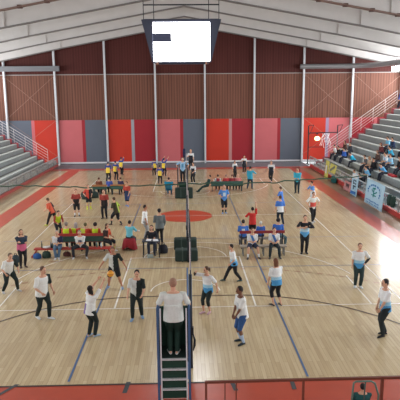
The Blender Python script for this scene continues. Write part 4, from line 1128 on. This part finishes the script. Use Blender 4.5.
for i in range(9):
    x = 13.7+.07*i+random.uniform(-.04,.04); ln = random.uniform(.7,1.6); pp = []
    for j in range(9):
        pp.append((x+.06*math.sin(j*1.3+i)+.03*j*(i-4)/4, 54.75+.06*math.cos(j+i*2), 3.12-ln*j/8))
    q.tube(pp, [.012+.02*abs(math.sin(j*1.9+i)) for j in range(9)], 5)
tag(q.build('plastic_streamer', mat((236,238,240),.25,spec=.6)), 'shiny white plastic streamers hanging from the corner frame', 'streamer')

# floodlights on the eaves of the spectators' side
for i, (y, lab) in enumerate(((53.6,'lit floodlight under the eaves, nearest the end wall'),(52.3,'lit floodlight under the eaves, second from the end wall'),(51.0,'lit floodlight under the eaves, farthest from the end wall'))):
    t = empty('floodlight', (20.2,y,9.3), R(58), lab, 'lamp', 'floodlights under the eaves')
    q = MB(); q.box(-.04,.12,-.34,.34,-.24,.24); q.build('housing', mat((150,152,154),.4,.3), t, bevel=.02)
    q = MB(); q.box(-.06,-.045,-.31,.31,-.21,.21); q.build('lens', mat((250,252,255),.4,noise=0,emit=50.), t)
    q = MB(); q.tube([(.06,0,.22),(.06,0,2.0)], .025, 8); q.build('arm', M_dkmetal, t)
# ================================================================== LIGHT
wd_ = bpy.data.worlds.new('overcast'); SC.world = wd_; wd_.use_nodes = True
bg = wd_.node_tree.nodes['Background']
bg.inputs['Color'].default_value = (.93,.97,1.0,1); bg.inputs['Strength'].default_value = .62
def area(name, loc, rot, sx, sy, power, col=(1,1,1)):
    l = bpy.data.lights.new(name, 'AREA'); l.shape = 'RECTANGLE'; l.size = sx; l.size_y = sy; l.energy = power; l.color = col
    o = bpy.data.objects.new(name, l); COL.objects.link(o); o.location = loc; o.rotation_euler = rot
    return o
area('window_daylight', (-23.1,34,8.35), (0, R(-78), 0), 1.8, 46, 3000, (.95,.98,1))
area('window_daylight', (23.1,34,8.35), (0, R(78), 0), 1.8, 46, 4200, (.95,.98,1))
# ================================================================== CAMERA
cam = bpy.data.cameras.new('camera'); co = bpy.data.objects.new('camera', cam); COL.objects.link(co)
cam.sensor_width = 36; cam.lens = 550/400*36; cam.sensor_fit = 'HORIZONTAL'
pitch, yaw, roll = R(10.82), R(1.4407), R(.5)
fw = Vector((math.sin(yaw)*math.cos(pitch), math.cos(yaw)*math.cos(pitch), -math.sin(pitch)))
r0 = Vector((math.cos(yaw), -math.sin(yaw), 0)); u0 = r0.cross(fw)
rr = r0*math.cos(roll)-u0*math.sin(roll); uu = u0*math.cos(roll)+r0*math.sin(roll)
M = Matrix((( rr.x,uu.x,-fw.x,0),(rr.y,uu.y,-fw.y,0),(rr.z,uu.z,-fw.z,7),(0,0,0,1)))
co.matrix_world = M
cam.clip_end = 300
SC.camera = co
SC.view_settings.view_transform = 'Standard'
SC.view_settings.look = 'None'
SC.view_settings.gamma = 1
SC.view_settings.exposure = .95
SC.cycles.use_denoising = True
